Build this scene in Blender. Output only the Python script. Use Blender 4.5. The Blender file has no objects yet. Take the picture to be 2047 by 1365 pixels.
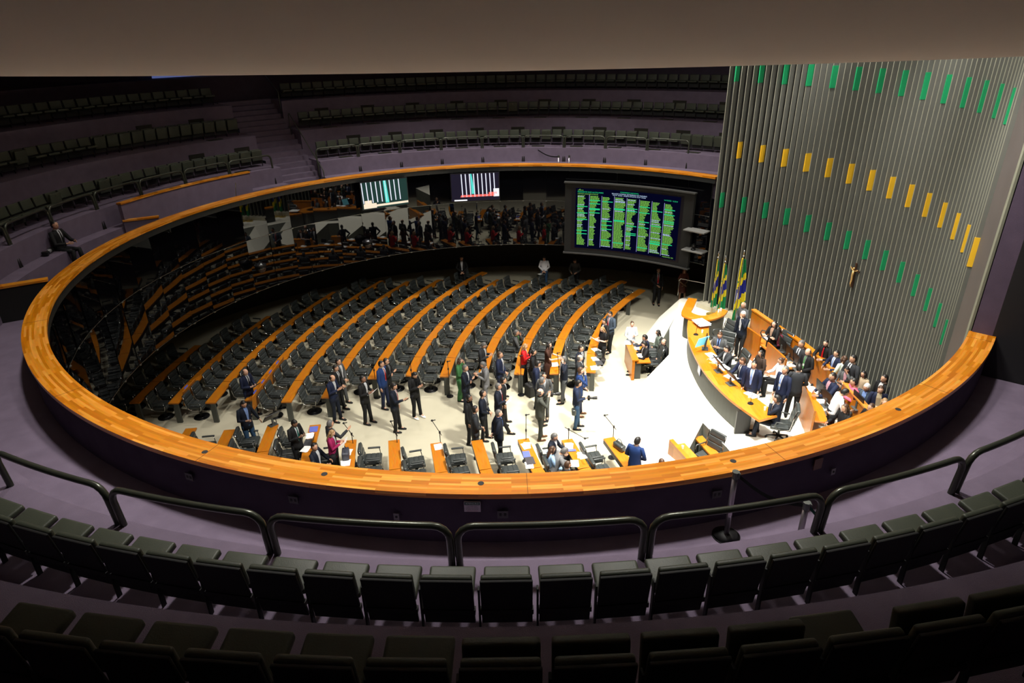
import bpy, bmesh, math, random
from mathutils import Vector, Matrix
random.seed(7)
S = bpy.context.scene
COL = S.collection
PI = math.pi
R_ = math.radians
# ---------------------------------------------------------------- camera
F_PX, PITCH, ROLL = 1304.3, 0.4409, -0.0191
CAM = Vector((0.0365, -17.372, 11.4))
cd = bpy.data.cameras.new('camera')
cd.sensor_fit = 'HORIZONTAL'; cd.sensor_width = 36.0; cd.lens = F_PX / 2047 * 36.0
cd.clip_start = 0.1; cd.clip_end = 200
cam = bpy.data.objects.new('camera', cd); COL.objects.link(cam)
fwd = Vector((0, math.cos(PITCH), -math.sin(PITCH))); up0 = Vector((0, math.sin(PITCH), math.cos(PITCH))); rt0 = Vector((1, 0, 0))
c_, s_ = math.cos(ROLL), math.sin(ROLL)
rt = rt0 * c_ + up0 * s_
up = up0 * c_ - rt0 * s_
M = Matrix((rt, up, -fwd)).transposed().to_4x4(); M.translation = CAM
cam.matrix_world = M
S.camera = cam
# ---------------------------------------------------------------- world, lights, exposure
w = bpy.data.worlds.new('world'); S.world = w; w.use_nodes = True
w.node_tree.nodes['Background'].inputs[0].default_value = (0.012, 0.012, 0.016, 1)
w.node_tree.nodes['Background'].inputs[1].default_value = 0.15
S.view_settings.view_transform = 'Standard'; S.view_settings.look = 'None'
S.view_settings.gamma = 1.0; S.view_settings.use_curve_mapping = False
S.view_settings.exposure = 0.0
def spot(name, loc, target, power, angle, blend, size, col=(1, .97, .88)):
    l = bpy.data.lights.new(name, 'SPOT'); l.energy = power; l.spot_size = R_(angle); l.spot_blend = blend
    l.shadow_soft_size = size; l.color = col
    o = bpy.data.objects.new(name, l); COL.objects.link(o); o.location = loc
    o.rotation_euler = (Vector(target) - Vector(loc)).to_track_quat('-Z', 'Y').to_euler()
    return o
def area(name, loc, target, power, size, col=(1, .97, .88), spread=180):
    l = bpy.data.lights.new(name, 'AREA'); l.shape = 'DISK'; l.size = size; l.energy = power; l.color = col; l.spread = R_(spread)
    o = bpy.data.objects.new(name, l); COL.objects.link(o); o.location = loc
    o.rotation_euler = (Vector(target) - Vector(loc)).to_track_quat('-Z', 'Y').to_euler()
    return o
# ceiling floods over the floor
spot('ceiling_flood', (5.6, -6.2, 14.6), (1.5, .2, 0), 14500, 72, .75, .8)
spot('stage_flood', (2.5, 0.0, 15.5), (5.6, 0.3, 1), 15000, 56, .6, .4)
# ring of downlights inside the dome
RP = [1500, 2200, 2600, 2600, 1400, 650, 600, 1500, 2700, 2900, 1900, 1100]
for k in range(12):
    a = math.radians(30 * k + 15)
    spot('ring_downlight', (9.0 * math.cos(a), 9.0 * math.sin(a), 14.1), (9.0 * math.cos(a), 9.0 * math.sin(a), 0), RP[k], 90, .8, .3, (1, .96, .90))
# fill light added to brighten the slat sides, from the dome's near side
spot('slat_fill', (1.5, -8.0, 14.6), (9.5, 1.0, 6.5), 3600, 95, 1.0, .5)
# faint broad ceiling light inside the dome
area('dome_light', (0, 0, 15.2), (0, 0, 0), 160, 9, (1, .95, .92))
# ---------------------------------------------------------------- materials
def nd(nt, t, **kw):
    n = nt.nodes.new(t)
    for k, v in kw.items(): setattr(n, k, v)
    return n
MATS = {}
def mat(name, col, rough=.6, metal=0, var=.12, scale=6, bump=0, spec=.5, emit=None, estr=0, bscale=None, trans=0, alpha=1, ior=None):
    if name in MATS: return MATS[name]
    m = bpy.data.materials.new(name); m.use_nodes = True; nt = m.node_tree; b = nt.nodes['Principled BSDF']
    b.inputs['Roughness'].default_value = rough; b.inputs['Metallic'].default_value = metal
    b.inputs['Specular IOR Level'].default_value = spec
    if ior: b.inputs['IOR'].default_value = ior
    if trans: b.inputs['Transmission Weight'].default_value = trans
    tc = nd(nt, 'ShaderNodeTexCoord')
    nz = nd(nt, 'ShaderNodeTexNoise'); nz.inputs['Scale'].default_value = scale; nz.inputs['Detail'].default_value = 4
    nt.links.new(tc.outputs['Object'], nz.inputs['Vector'])
    mx = nd(nt, 'ShaderNodeMix', data_type='RGBA')
    mx.inputs[6].default_value = tuple(max(0, c * (1 - var)) for c in col[:3]) + (1,)
    mx.inputs[7].default_value = tuple(min(1, c * (1 + var)) for c in col[:3]) + (1,)
    nt.links.new(nz.outputs['Fac'], mx.inputs[0]); nt.links.new(mx.outputs[2], b.inputs['Base Color'])
    if bump:
        n2 = nd(nt, 'ShaderNodeTexNoise'); n2.inputs['Scale'].default_value = bscale or scale * 12
        nt.links.new(tc.outputs['Object'], n2.inputs['Vector'])
        bp = nd(nt, 'ShaderNodeBump'); bp.inputs['Strength'].default_value = bump; bp.inputs['Distance'].default_value = .01
        nt.links.new(n2.outputs['Fac'], bp.inputs['Height']); nt.links.new(bp.outputs['Normal'], b.inputs['Normal'])
    if emit:
        b.inputs['Emission Color'].default_value = tuple(emit) + (1,); b.inputs['Emission Strength'].default_value = estr
    MATS[name] = m
    return m
def wood(name, c1, c2, c3, sx=1.0, sy=1.0, rough=.35, grain=30):
    """planks laid along U (metres), V across"""
    if name in MATS: return MATS[name]
    m = bpy.data.materials.new(name); m.use_nodes = True; nt = m.node_tree; b = nt.nodes['Principled BSDF']
    b.inputs['Roughness'].default_value = rough
    uv = nd(nt, 'ShaderNodeUVMap'); uv.uv_map = 'uv'
    br = nd(nt, 'ShaderNodeTexBrick'); br.offset = .37; br.inputs['Scale'].default_value = 1
    br.inputs['Brick Width'].default_value = sx; br.inputs['Row Height'].default_value = sy
    br.inputs['Mortar Size'].default_value = .0006; br.inputs['Mortar Smooth'].default_value = .3; br.inputs['Bias'].default_value = 0
    br.inputs['Color1'].default_value = (0, 0, 0, 1); br.inputs['Color2'].default_value = (1, 1, 1, 1); br.inputs['Mortar'].default_value = (.1, .1, .1, 1)
    nt.links.new(uv.outputs[0], br.inputs['Vector'])
    cr = nd(nt, 'ShaderNodeValToRGB'); e = cr.color_ramp.elements
    e[0].position = 0; e[0].color = c1 + (1,); e[1].position = 1; e[1].color = c3 + (1,)
    k = e.new(.5); k.color = c2 + (1,)
    nt.links.new(br.outputs['Color'], cr.inputs['Fac'])
    mp = nd(nt, 'ShaderNodeMapping'); mp.inputs['Scale'].default_value = (2.2, grain, 1)
    nt.links.new(uv.outputs[0], mp.inputs['Vector'])
    nz = nd(nt, 'ShaderNodeTexNoise'); nz.inputs['Scale'].default_value = 1.6; nz.inputs['Detail'].default_value = 6; nz.inputs['Distortion'].default_value = .6
    nt.links.new(mp.outputs[0], nz.inputs['Vector'])
    mx = nd(nt, 'ShaderNodeMix', data_type='RGBA', blend_type='MULTIPLY'); mx.inputs[0].default_value = .45
    nt.links.new(cr.outputs[0], mx.inputs[6]); nt.links.new(nz.outputs['Color'], mx.inputs[7])
    hs = nd(nt, 'ShaderNodeHueSaturation'); hs.inputs['Saturation'].default_value = 1.1; hs.inputs['Value'].default_value = 1.35
    nt.links.new(mx.outputs[2], hs.inputs['Color']); nt.links.new(hs.outputs[0], b.inputs['Base Color'])
    MATS[name] = m
    return m
RIMW = wood('rim_wood', (.36, .125, .026), (.50, .20, .05), (.66, .31, .095), .62, .041, .32)
DESKW = wood('desk_wood', (.40, .150, .040), (.48, .190, .055), (.56, .24, .08), 2.4, .5, .3, 22)
PANW = wood('panel_wood', (.32, .115, .032), (.37, .135, .038), (.42, .155, .045), 2.0, 1.2, .35, 9)
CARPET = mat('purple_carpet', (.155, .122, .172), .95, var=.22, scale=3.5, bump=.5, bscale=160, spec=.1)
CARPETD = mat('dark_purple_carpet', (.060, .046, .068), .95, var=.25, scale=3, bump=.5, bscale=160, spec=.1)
FLOORM = mat('beige_carpet', (.50, .465, .35), .95, var=.06, scale=1.5, bump=.3, bscale=200, spec=.1)
DAISM = mat('white_carpet', (.78, .76, .66), .95, var=.03, scale=1.5, bump=.3, bscale=200, spec=.1)
CEILM = mat('ceiling_plaster', (.74, .68, .62), .9, var=.03, scale=2, spec=.1)
DOMEM = mat('dome_plaster', (.7, .68, .62), .9, var=.03, scale=2)
GREYP = mat('grey_panel', (.055, .058, .050), .6, var=.08, scale=4)
BLACKM = mat('black_metal', (.012, .012, .013), .4, metal=.3)
LEATH = mat('black_leather', (.038, .043, .042), .33, var=.25, scale=9, bump=.15, bscale=60)
LEATHG = mat('green_vinyl', (.045, .052, .036), .5, var=.18, scale=7, bump=.15, bscale=90, spec=.4)
SHELLK = mat('seat_shell', (.006, .006, .006), .7)
RAILM = mat('rail_paint', (.055, .06, .045), .3, metal=.5)
CHROME = mat('chrome', (.55, .55, .56), .15, metal=1, var=.02)
GLASSB = mat('dark_glass', (.002, .002, .003), .015, var=0, spec=.5, ior=1.5)
FINM = mat('slat_metal', (.17, .175, .155), .5, metal=.1, var=.14, scale=3)
FINE = mat('slat_edge_lit', (.36, .36, .29), .4, metal=.1, var=.08)  # edge paler than the fin: light from the pit put into its colour
BACKM = mat('slat_backing', (.006, .006, .006), .8)
GREENT = mat('green_tile', (.02, .36, .14), .4, var=.06)
YELT = mat('yellow_tile', (.88, .52, .03), .4, var=.05)
PAPER = mat('white_paper', (.86, .86, .84), .8, var=.02)
BLUEP = mat('blue_cover', (.10, .13, .50), .6)
SCRK = mat('screen_black', (.006, .006, .010), .3)
BEIGEM = mat('beige_stone', (.5, .46, .34), .7)
PIERM = mat('pier_carpet', (.10, .075, .115), .95, var=.2, scale=4, bump=.4, bscale=120, spec=.1)
GREYW = mat('grey_wall', (.16, .14, .135), .5, var=.12, scale=2, metal=.2)
# ---------------------------------------------------------------- mesh helpers
def link(name, bm, ms, parent=None, smooth=False, loc=None):
    me = bpy.data.meshes.new(name); bm.to_mesh(me); bm.free()
    for m in (ms if isinstance(ms, (list, tuple)) else [ms]): me.materials.append(m)
    if smooth: me.polygons.foreach_set('use_smooth', [True] * len(me.polygons))
    o = bpy.data.objects.new(name, me); COL.objects.link(o)
    if parent: o.parent = parent
    if loc: o.location = loc
    return o
def tag(o, label, cat, group=None, kind=None):
    if label: o['label'] = label
    if cat: o['category'] = cat
    if group: o['group'] = group
    if kind: o['kind'] = kind
    return o
def struct(o, label=None):
    o['kind'] = 'structure'
    if label: o['label'] = label; 
    return o
def thing(name, label, cat, loc=(0, 0, 0), rz=0, group=None):
    o = bpy.data.objects.new(name, None); COL.objects.link(o); o.location = loc; o.rotation_euler = (0, 0, rz)
    o.empty_display_size = .1
    return tag(o, label, cat, group)
def copy_tree(o, parent=None):
    c = o.copy(); COL.objects.link(c); c.parent = parent
    for ch in o.children: copy_tree(ch, c)
    return c
def place(o, loc, rz, label=None, group=None):
    o.location = loc; o.rotation_euler = (0, 0, rz)
    if label: o['label'] = label
    if group: o['group'] = group
    return o
def box(bm, c, s, rot=None, bevel=0, mi=0, seg=2):
    """box centred at c with full sizes s"""
    v0 = len(bm.verts)
    r = bmesh.ops.create_cube(bm, size=1)
    vs = r['verts']
    bmesh.ops.scale(bm, vec=s, verts=vs)
    if bevel:
        es = list({e for v in vs for e in v.link_edges})
        rb = bmesh.ops.bevel(bm, geom=es, offset=bevel, segments=seg, profile=.6, affect='EDGES')
        vs = list({v for f in rb['faces'] for v in f.verts} | {v for v in vs if v.is_valid})
    if rot is not None: bmesh.ops.rotate(bm, cent=(0, 0, 0), matrix=rot, verts=vs)
    bmesh.ops.translate(bm, vec=c, verts=vs)
    if mi:
        for f in {f for v in vs for f in v.link_faces}: f.material_index = mi
    return vs
def basis(d):
    d = Vector(d).normalized(); a = Vector((0, 0, 1)) if abs(d.z) < .9 else Vector((1, 0, 0))
    x = d.cross(a).normalized(); return x, d.cross(x).normalized()
def ring(bm, c, x, y, rx, ry, n, pw=1.0):
    out = []
    for i in range(n):
        t = 2 * PI * i / n; ct, st = math.cos(t), math.sin(t)
        if pw != 1: ct = math.copysign(abs(ct) ** pw, ct); st = math.copysign(abs(st) ** pw, st)
        out.append(bm.verts.new(Vector(c) + Vector(x) * (rx * ct) + Vector(y) * (ry * st)))
    return out
def bridge(bm, a, b, mi=0):
    n = len(a)
    for i in range(n):
        try: f = bm.faces.new((a[i], a[(i + 1) % n], b[(i + 1) % n], b[i])); f.material_index = mi
        except ValueError: pass
def cap(bm, a, mi=0, flip=False):
    try: f = bm.faces.new(a if flip else a[::-1]); f.material_index = mi
    except ValueError: pass
def tube(bm, pts, r, n=8, mi=0, caps=True):
    """tube along points, r number or list"""
    pts = [Vector(p) for p in pts]; rs = r if isinstance(r, (list, tuple)) else [r] * len(pts)
    prev = None; x = None
    for i, p in enumerate(pts):
        if i == 0: d = pts[1] - p
        elif i == len(pts) - 1: d = p - pts[i - 1]
        else: d = (p - pts[i - 1]).normalized() + (pts[i + 1] - p).normalized()
        d = d.normalized()
        if x is None: x, y = basis(d)
        else: x = (x - d * x.dot(d)).normalized(); y = d.cross(x).normalized()
        rg = ring(bm, p, x, d.cross(x).normalized(), rs[i], rs[i], n)
        if prev: bridge(bm, prev, rg, mi)
        elif caps: cap(bm, rg, mi)
        prev = rg
    if caps: cap(bm, prev, mi, True)
def loft(bm, rings, n=12, mi=0, pw=1.0, x=(1, 0, 0), y=(0, 1, 0), caps=True):
    """rings: (centre, rx, ry) or (centre, rx, ry, x, y)"""
    prev = None
    for q in rings:
        X, Y = (q[3], q[4]) if len(q) > 3 else (x, y)
        rg = ring(bm, q[0], X, Y, q[1], q[2], n, pw)
        if prev: bridge(bm, prev, rg, mi)
        elif caps: cap(bm, rg, mi)
        prev = rg
    if caps: cap(bm, prev, mi, True)
def cyl(bm, c, r, h, n=16, mi=0, r2=None):
    loft(bm, [((c[0], c[1], c[2]), r, r), ((c[0], c[1], c[2] + h), r if r2 is None else r2, r if r2 is None else r2)], n, mi)
def sphere(bm, c, rx, ry, rz, nu=12, nv=8, mi=0):
    rings = []
    for j in range(nv + 1):
        t = PI * j / nv; s = max(.02, math.sin(t))
        rings.append(((c[0], c[1], c[2] - rz * math.cos(t)), rx * s, ry * s))
    loft(bm, rings, nu, mi)
def pol(r, a, z=0): return Vector((r * math.cos(a), r * math.sin(a), z))
def uvset(bm, fn):
    l = bm.loops.layers.uv.get('uv') or bm.loops.layers.uv.new('uv')
    for f in bm.faces:
        n = f.normal
        for lp in f.loops: lp[l].uv = fn(lp.vert.co, n)
def revolve(bm, prof, a0, a1, n, c=(0, 0), closed=False, mi=0, mis=None):
    """profile list of (r,z) swept from a0 to a1 around c"""
    cols = []
    full = abs(a1 - a0 - 2 * PI) < 1e-6
    for i in range(n if full else n + 1):
        a = a0 + (a1 - a0) * i / n
        cols.append([bm.verts.new((c[0] + r * math.cos(a), c[1] + r * math.sin(a), z)) for r, z in prof])
    m = len(prof); K = len(cols)
    for i in range(K if full else K - 1):
        A, B = cols[i], cols[(i + 1) % K]
        for j in range(m if closed else m - 1):
            f = bm.faces.new((A[j], B[j], B[(j + 1) % m], A[(j + 1) % m]))
            f.material_index = mis[j] if mis else mi
    if closed and not full:
        bm.faces.new(cols[0]); bm.faces.new(cols[-1][::-1])
def fixn(bm): bmesh.ops.recalc_face_normals(bm, faces=bm.faces)
def uv_polar(c=(0, 0), r0=0, rm=10.8):
    def fn(co, n):
        x, y = co.x - c[0], co.y - c[1]
        a = math.atan2(y, x)
        if abs(n.z) > .5: return (a * rm, math.hypot(x, y) - r0)
        return (a * rm, co.z)
    return fn
def fix_seam(bm):
    l = bm.loops.layers.uv['uv']
    for f in bm.faces:
        us = [lp[l].uv[0] for lp in f.loops]
        if max(us) - min(us) > 20:
            for lp in f.loops:
                if lp[l].uv[0] < 0: lp[l].uv[0] += 2 * PI * 10.8
# ================================================================ room shell
bm = bmesh.new(); revolve(bm, [(.01, 0), (8, 0), (16.5, 0)], 0, 2 * PI, 96); fixn(bm)
for f in bm.faces:
    if f.normal.z < 0: f.normal_flip()
struct(link('floor', bm, FLOORM))
# wall behind the space under the gallery, and the gallery underside
bm = bmesh.new(); revolve(bm, [(16.4, 0), (16.4, 2.85), (11.2, 2.85)], 0, 2 * PI, 96)
struct(link('wall_lobby', bm, mat('lobby_dark', (.05, .042, .034), .9)))
# gallery: walkway, ledge, three stepped tiers and a top wall; stairs cut at STA
RIM_I, RIM_O, ZR = 10.66, 11.07, 6.4
A_P0, A_P1 = R_(45.0), R_(321.0)     # gallery runs from the slat wall round to the pier
G0, G1 = R_(38.0), R_(321.0)
STA0, STA1 = R_(127.6), R_(135.3)
prof = [(11.0, 5.62), (12.13, 5.62), (12.13, 6.2), (12.57, 6.2), (12.57, 6.8), (14.27, 6.8), (14.27, 7.85), (15.97, 7.85), (15.97, 8.92), (17.67, 8.92)]
def tiers(a0, a1, n, nm):
    bm = bmesh.new(); revolve(bm, prof, a0, a1, n); fixn(bm)
    o = link(nm, bm, CARPET); struct(o); return o
tiers(G0, STA0, 96, 'floor_gallery_far'); tiers(STA1, R_(255), 140, 'floor_gallery_left'); tiers(R_(255), G1, 90, 'floor_gallery_near')
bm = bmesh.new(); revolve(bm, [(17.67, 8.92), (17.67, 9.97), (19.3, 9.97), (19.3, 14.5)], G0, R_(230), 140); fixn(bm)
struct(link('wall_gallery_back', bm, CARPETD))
# stairs between the two far seat blocks
bm = bmesh.new()
sr, sz = 12.2, 5.62
pr = [(11.0, 5.62), (sr, 5.62)]
for i in range(24):
    z1 = sz + .185; pr.append((sr, z1)); sr += .315 if i > 5 else .26; pr.append((sr, z1)); sz = z1
    if sr > 17.5: break
revolve(bm, pr, STA0 + .0, STA1 - .0, 8); fixn(bm)
struct(link('floor_gallery_stairs', bm, CARPET))
for a in (STA0, STA1):      # side cheeks of the stairs
    bm = bmesh.new(); poly = [(11.0, 5.0)] + prof + [(17.67, 5.0)]
    bm.faces.new([bm.verts.new(pol(r, a, z)) for r, z in poly])
    struct(link('wall_stair_side', bm, CARPET))
# parapet wall under the rim (gallery side) and the wooden rim
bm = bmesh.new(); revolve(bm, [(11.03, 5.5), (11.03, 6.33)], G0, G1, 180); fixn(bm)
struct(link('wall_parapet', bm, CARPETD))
bm = bmesh.new()
revolve(bm, [(RIM_I, ZR - .07), (RIM_O, ZR - .07), (RIM_O, ZR), (RIM_I, ZR)], R_(43.2), R_(321.2), 260, closed=True); fixn(bm)
uvset(bm, uv_polar(r0=RIM_I)); fix_seam(bm)
rim = link('rim_counter', bm, RIMW)
tag(rim, 'curved plank-topped wooden counter running round the whole gallery opening', 'counter')
for (x, y) in ((-.38, -10.85), (-2.37, -10.6), (-4.11, -10.06), (2.84, -10.49), (5.59, -9.32)):
    bm = bmesh.new(); cyl(bm, (x, y, ZR - .002), .04, .004, 20); link('cable_hole', bm, SHELLK, rim)
for a in (-89.0, -71.5, -53.5, -40.5, -112, -130, -150, -170, 168, 140):
    bm = bmesh.new(); box(bm, ((RIM_I + RIM_O) / 2, 0, ZR + .0005), (.41, .006, .003), None)
    o = link('joint', bm, mat('joint_dark', (.12, .04, .01), .8), rim); o.rotation_euler = (0, 0, R_(a))
# black strip and clips under the inner edge, then the mirror-dark glass wall in flat panes
bm = bmesh.new(); revolve(bm, [(RIM_I + .02, ZR - .07), (RIM_I + .02, ZR - .25), (RIM_I + .2, ZR - .25)], R_(43.2), R_(321.2), 240); fixn(bm)
struct(link('trim_glass_head', bm, mat('head_strip', (.02, .022, .022), .35)))
GW = [(RIM_I + .12, 6.2), (RIM_I + .12, 4.85), (RIM_I + .12, 2.9)]
NG = 52
gl0, gl1 = R_(44), R_(321)
random.seed(3)
k = 0
for lev in range(2):
    bm = bmesh.new()
    for i in range(NG):
        a, b = gl0 + (gl1 - gl0) * i / NG, gl0 + (gl1 - gl0) * (i + 1) / NG
        r = GW[0][0]; j = random.uniform(-.012, .012); t = random.uniform(-.012, .012)
        z1, z0 = GW[lev][1] - .006, GW[lev + 1][1] + .006
        e = .003 / r
        p0, p1 = pol(r + j, a + e, z0), pol(r - j, b - e, z0); p2, p3 = pol(r - j + t, b - e, z1), pol(r + j + t, a + e, z1)
        bm.faces.new([bm.verts.new(p) for p in (p1, p0, p3, p2)])
        for p in (p3,):
            pass
    struct(link('wall_glass_upper' if lev == 0 else 'wall_glass_lower', bm, GLASSB))
bm = bmesh.new(); revolve(bm, [(GW[0][0] + .05, 2.88), (GW[0][0] + .05, 6.3)], gl0, gl1, NG)
struct(link('wall_glass_backing', bm, BACKM))
bm = bmesh.new()
for z in (2.9, 4.85, 6.15):
    for i in range(NG + 1):
        a = gl0 + (gl1 - gl0) * i / NG
        box(bm, pol(GW[0][0] - .03, a, z), (.03, .07, .03), Matrix.Rotation(a, 3, 'Z'))
    revolve(bm, [(GW[0][0] - .01, z), (GW[0][0] - .01, z + .012)], gl0, gl1, NG)
struct(link('trim_glass_clips', bm, mat('clip_metal', (.25, .26, .24), .3, metal=.7)))
# ceiling: plaster ring that bulges down to a lip over the opening, then a dome inside
bm = bmesh.new()
revolve(bm, [(12.10, 11.15), (12.3, 11.155), (12.6, 11.19), (12.9, 11.26), (13.2, 11.37), (13.5, 11.51), (13.9, 11.72), (14.4, 12.0), (15.2, 12.4), (17, 13.0), (19.4, 14.0), (22, 15)], 0, 2 * PI, 160); fixn(bm)
cl = link('ceiling', bm, CEILM, smooth=True); struct(cl)
bm = bmesh.new()
revolve(bm, [(12.10, 11.15), (11.9, 11.4), (11.7, 12.4), (10.5, 13.8), (8, 15.2), (5.5, 15.8), (.01, 16.1)], 0, 2 * PI, 96); fixn(bm)
struct(link('ceiling_dome', bm, DOMEM, smooth=True))
# lit projection window high at the back
bm = bmesh.new(); revolve(bm, [(18.9, 9.97), (18.9, 11.3)], R_(129.6), R_(141), 10)
o = link('window_1', bm, mat('booth_glow', (.1, .1, .2), .4, emit=(.12, .16, .42), estr=.55)); struct(o)
# ================================================================ slat wall behind the stage
WC = (-1.34, 0.0); WR = 11.53
def wpol(r, deg, z=0): return Vector((WC[0] + r * math.cos(R_(deg)), WC[1] + r * math.sin(R_(deg)), z))
sw = thing('wall_slats', None, None); struct(sw, 'tall curved wall of dark vertical metal slats behind the stage')
NF = 56; TH0 = 37.75; DT = 1.2055
bmf = bmesh.new()
for i in range(NF):
    th = TH0 - DT * (i + .0)
    rot = Matrix.Rotation(R_(th), 3, 'Z')
    box(bmf, wpol(WR + .105, th, 7.45), (.19, .014, 12.3), rot)
    box(bmf, wpol(WR + .004, th, 7.45), (.012, .020, 12.3), rot, mi=1)
slats = link('slats', bmf, [FINM, FINE], sw)
bm = bmesh.new(); revolve(bm, [(WR + .205, 1.3), (WR + .205, 13.6)], R_(-29.6), R_(38.1), 40, c=WC); link('backing', bm, BACKM, sw)
for i in range(NF):
    th = TH0 - DT * i
    rot = Matrix.Rotation(R_(th), 3, 'Z')
    def blk(z, h, m, nm):
        bm = bmesh.new(); box(bm, wpol(WR + .1, th, z), (.215, .042, h), rot); link(nm, bm, m, sw)
    if i % 4 == 1:
        blk(10.07, .62, GREENT, 'green_panel'); blk(5.63, .56, GREENT, 'green_panel')
    if i % 4 == 3: blk(7.5, .57, YELT, 'yellow_panel')
# plinth under the slats
bm = bmesh.new(); revolve(bm, [(WR - .28, 1.3), (WR - .28, 1.48), (WR + .22, 1.48)], R_(-29.6), R_(38.3), 40, c=WC); fixn(bm)
struct(link('trim_plinth', bm, BEIGEM))
# return wall and carpeted pier at the near end of the slats
def slab(nm, p, q, t, z0, z1, m):
    p, q = Vector((*p, 0)), Vector((*q, 0)); d = q - p; L = d.length; a = math.atan2(d.y, d.x)
    bm = bmesh.new(); box(bm, ((p + q) / 2) + Vector((0, 0, (z0 + z1) / 2)), (L, t, z1 - z0), Matrix.Rotation(a, 3, 'Z'))
    return struct(link(nm, bm, m))
pe = wpol(WR + .1, TH0 - DT * (NF - .6))
slab('wall_return', (pe.x, pe.y), (8.44, -6.52), .06, 1.3, 14, GREYW)
slab('trim_return_edge', (8.42, -6.50), (8.38, -6.60), .04, 1.3, 14, mat('edge_cream', (.30, .31, .24), .5))
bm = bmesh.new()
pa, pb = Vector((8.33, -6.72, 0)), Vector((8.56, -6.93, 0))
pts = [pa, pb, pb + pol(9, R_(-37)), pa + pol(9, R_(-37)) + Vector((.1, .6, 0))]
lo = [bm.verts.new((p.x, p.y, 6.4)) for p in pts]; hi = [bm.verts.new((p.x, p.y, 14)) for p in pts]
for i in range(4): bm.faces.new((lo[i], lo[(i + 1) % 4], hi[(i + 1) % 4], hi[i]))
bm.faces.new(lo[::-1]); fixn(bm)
bm.faces.ensure_lookup_table()
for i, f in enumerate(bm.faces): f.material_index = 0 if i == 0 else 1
struct(link('wall_pier', bm, [PIERM, mat('unlit_black', (.010, .009, .011), .8)]))  # only the end face is lit; shade on the rest is coloured near-black
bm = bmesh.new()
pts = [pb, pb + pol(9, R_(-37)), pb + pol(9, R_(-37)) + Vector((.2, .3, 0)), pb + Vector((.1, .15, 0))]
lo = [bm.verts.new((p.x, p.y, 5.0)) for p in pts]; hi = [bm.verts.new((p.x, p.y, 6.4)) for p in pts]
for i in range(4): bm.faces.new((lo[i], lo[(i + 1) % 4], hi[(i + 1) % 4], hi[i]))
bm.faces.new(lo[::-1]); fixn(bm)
struct(link('wall_pier_foot', bm, MATS['unlit_black']))  # same unlit side of the wall, its shade in the colour
bm = bmesh.new(); c0 = pb + pol(1.3, R_(-37)); rot = Matrix.Rotation(R_(-37), 3, 'Z')
box(bm, (c0.x, c0.y - .02, 7.75), (.22, .02, .3), rot)
o = link('hydrant_sign', bm, mat('sign_red', (.25, .03, .02), .6)); tag(o, 'small red and white safety sign on the dark wall beyond the pier', 'sign')
bm = bmesh.new(); box(bm, (c0.x - .005, c0.y - .035, 7.98), (.22, .01, .16), rot); link('sign_panel', bm, PAPER, o)
bm = bmesh.new(); box(bm, (c0.x - .005, c0.y - .035, 7.70), (.14, .01, .04), rot); link('sign_text', bm, PAPER, o)
# outer dark wall closing the right hand side below the pier line
# ---------------------------------------------------------------- dais
ZD = 1.3
top = [(5.42, -1.62), (5.72, -2.85), (6.3, -6.2), (9.0, -6.6), (11.2, -3), (11.2, 5), (8.0, 8.6), (7.03, 7.84), (6.55, 6.3), (5.95, 4.9), (5.45, 2.75)]
bm = bmesh.new()
t = [bm.verts.new((x, y, ZD)) for x, y in top]; b = [bm.verts.new((x, y, 0)) for x, y in top]
bm.faces.new(t)
for i in range(len(t)): bm.faces.new((b[i], b[(i + 1) % len(t)], t[(i + 1) % len(t)], t[i]))
fixn(bm)
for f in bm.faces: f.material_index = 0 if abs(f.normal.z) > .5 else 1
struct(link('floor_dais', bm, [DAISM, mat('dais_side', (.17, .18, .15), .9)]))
def wedge(nm, P):
    bm = bmesh.new(); t = [bm.verts.new(p) for p in P]; b = [bm.verts.new((p[0], p[1], -.002)) for p in P]
    bm.faces.new(t)
    for i in range(len(t)): bm.faces.new((b[i], b[(i + 1) % len(t)], t[(i + 1) % len(t)], t[i]))
    bmesh.ops.triangulate(bm, faces=bm.faces[:]); fixn(bm)
    for f in bm.faces: f.material_index = 0 if f.normal.z > .5 else 1
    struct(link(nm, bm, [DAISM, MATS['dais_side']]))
wedge('floor_ramp', [(5.42, -1.62, 1.3), (5.45, 2.75, 1.3), (4.48, 2.05, .66), (3.42, 1.35, .02), (3.3, -3.9, .02), (4.83, -2.42, .9)])
wedge('floor_ramp_far', [(7.03, 7.84, 1.3), (6.35, 7.75, .72), (5.5, 6.75, .02), (5.95, 4.9, 1.3)] if 0 else [(7.03, 7.84, 1.3), (6.2, 7.6, .62), (5.35, 6.7, .02), (5.75, 5.4, .4), (5.95, 4.9, 1.3), (6.55, 6.3, 1.3)])
# bottom of the slat wall down to the floor
bm = bmesh.new(); revolve(bm, [(WR - .1, 0), (WR - .1, 1.3)], R_(-29.6), R_(39), 30, c=WC); struct(link('wall_dais_back', bm, BACKM))
# glass balustrade panel at the far side of the dais
bm = bmesh.new(); pA, pB = Vector((7.0, 8.05, 0)), Vector((8.0, 7.3, 0)); d = pB - pA
box(bm, (pA + pB) / 2 + Vector((0, 0, 1.75)), (d.length, .015, .75), Matrix.Rotation(math.atan2(d.y, d.x), 3, 'Z'))
gp_ = thing('glass_balustrade', 'clear glass balustrade with a steel edge at the far end of the dais', 'railing')
gm = mat('clear_glass', (.8, .85, .82), .03, trans=1, var=0, ior=1.1)
link('pane', bm, gm, gp_)
bm = bmesh.new(); z = 2.14
tube(bm, [pA + Vector((0, 0, 1.4)), pA + Vector((0, 0, 2.05)), pA + Vector((.05, -.04, z)), pB + Vector((0, 0, z))], .014, 8); link('edge_rail', bm, CHROME, gp_)
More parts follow.
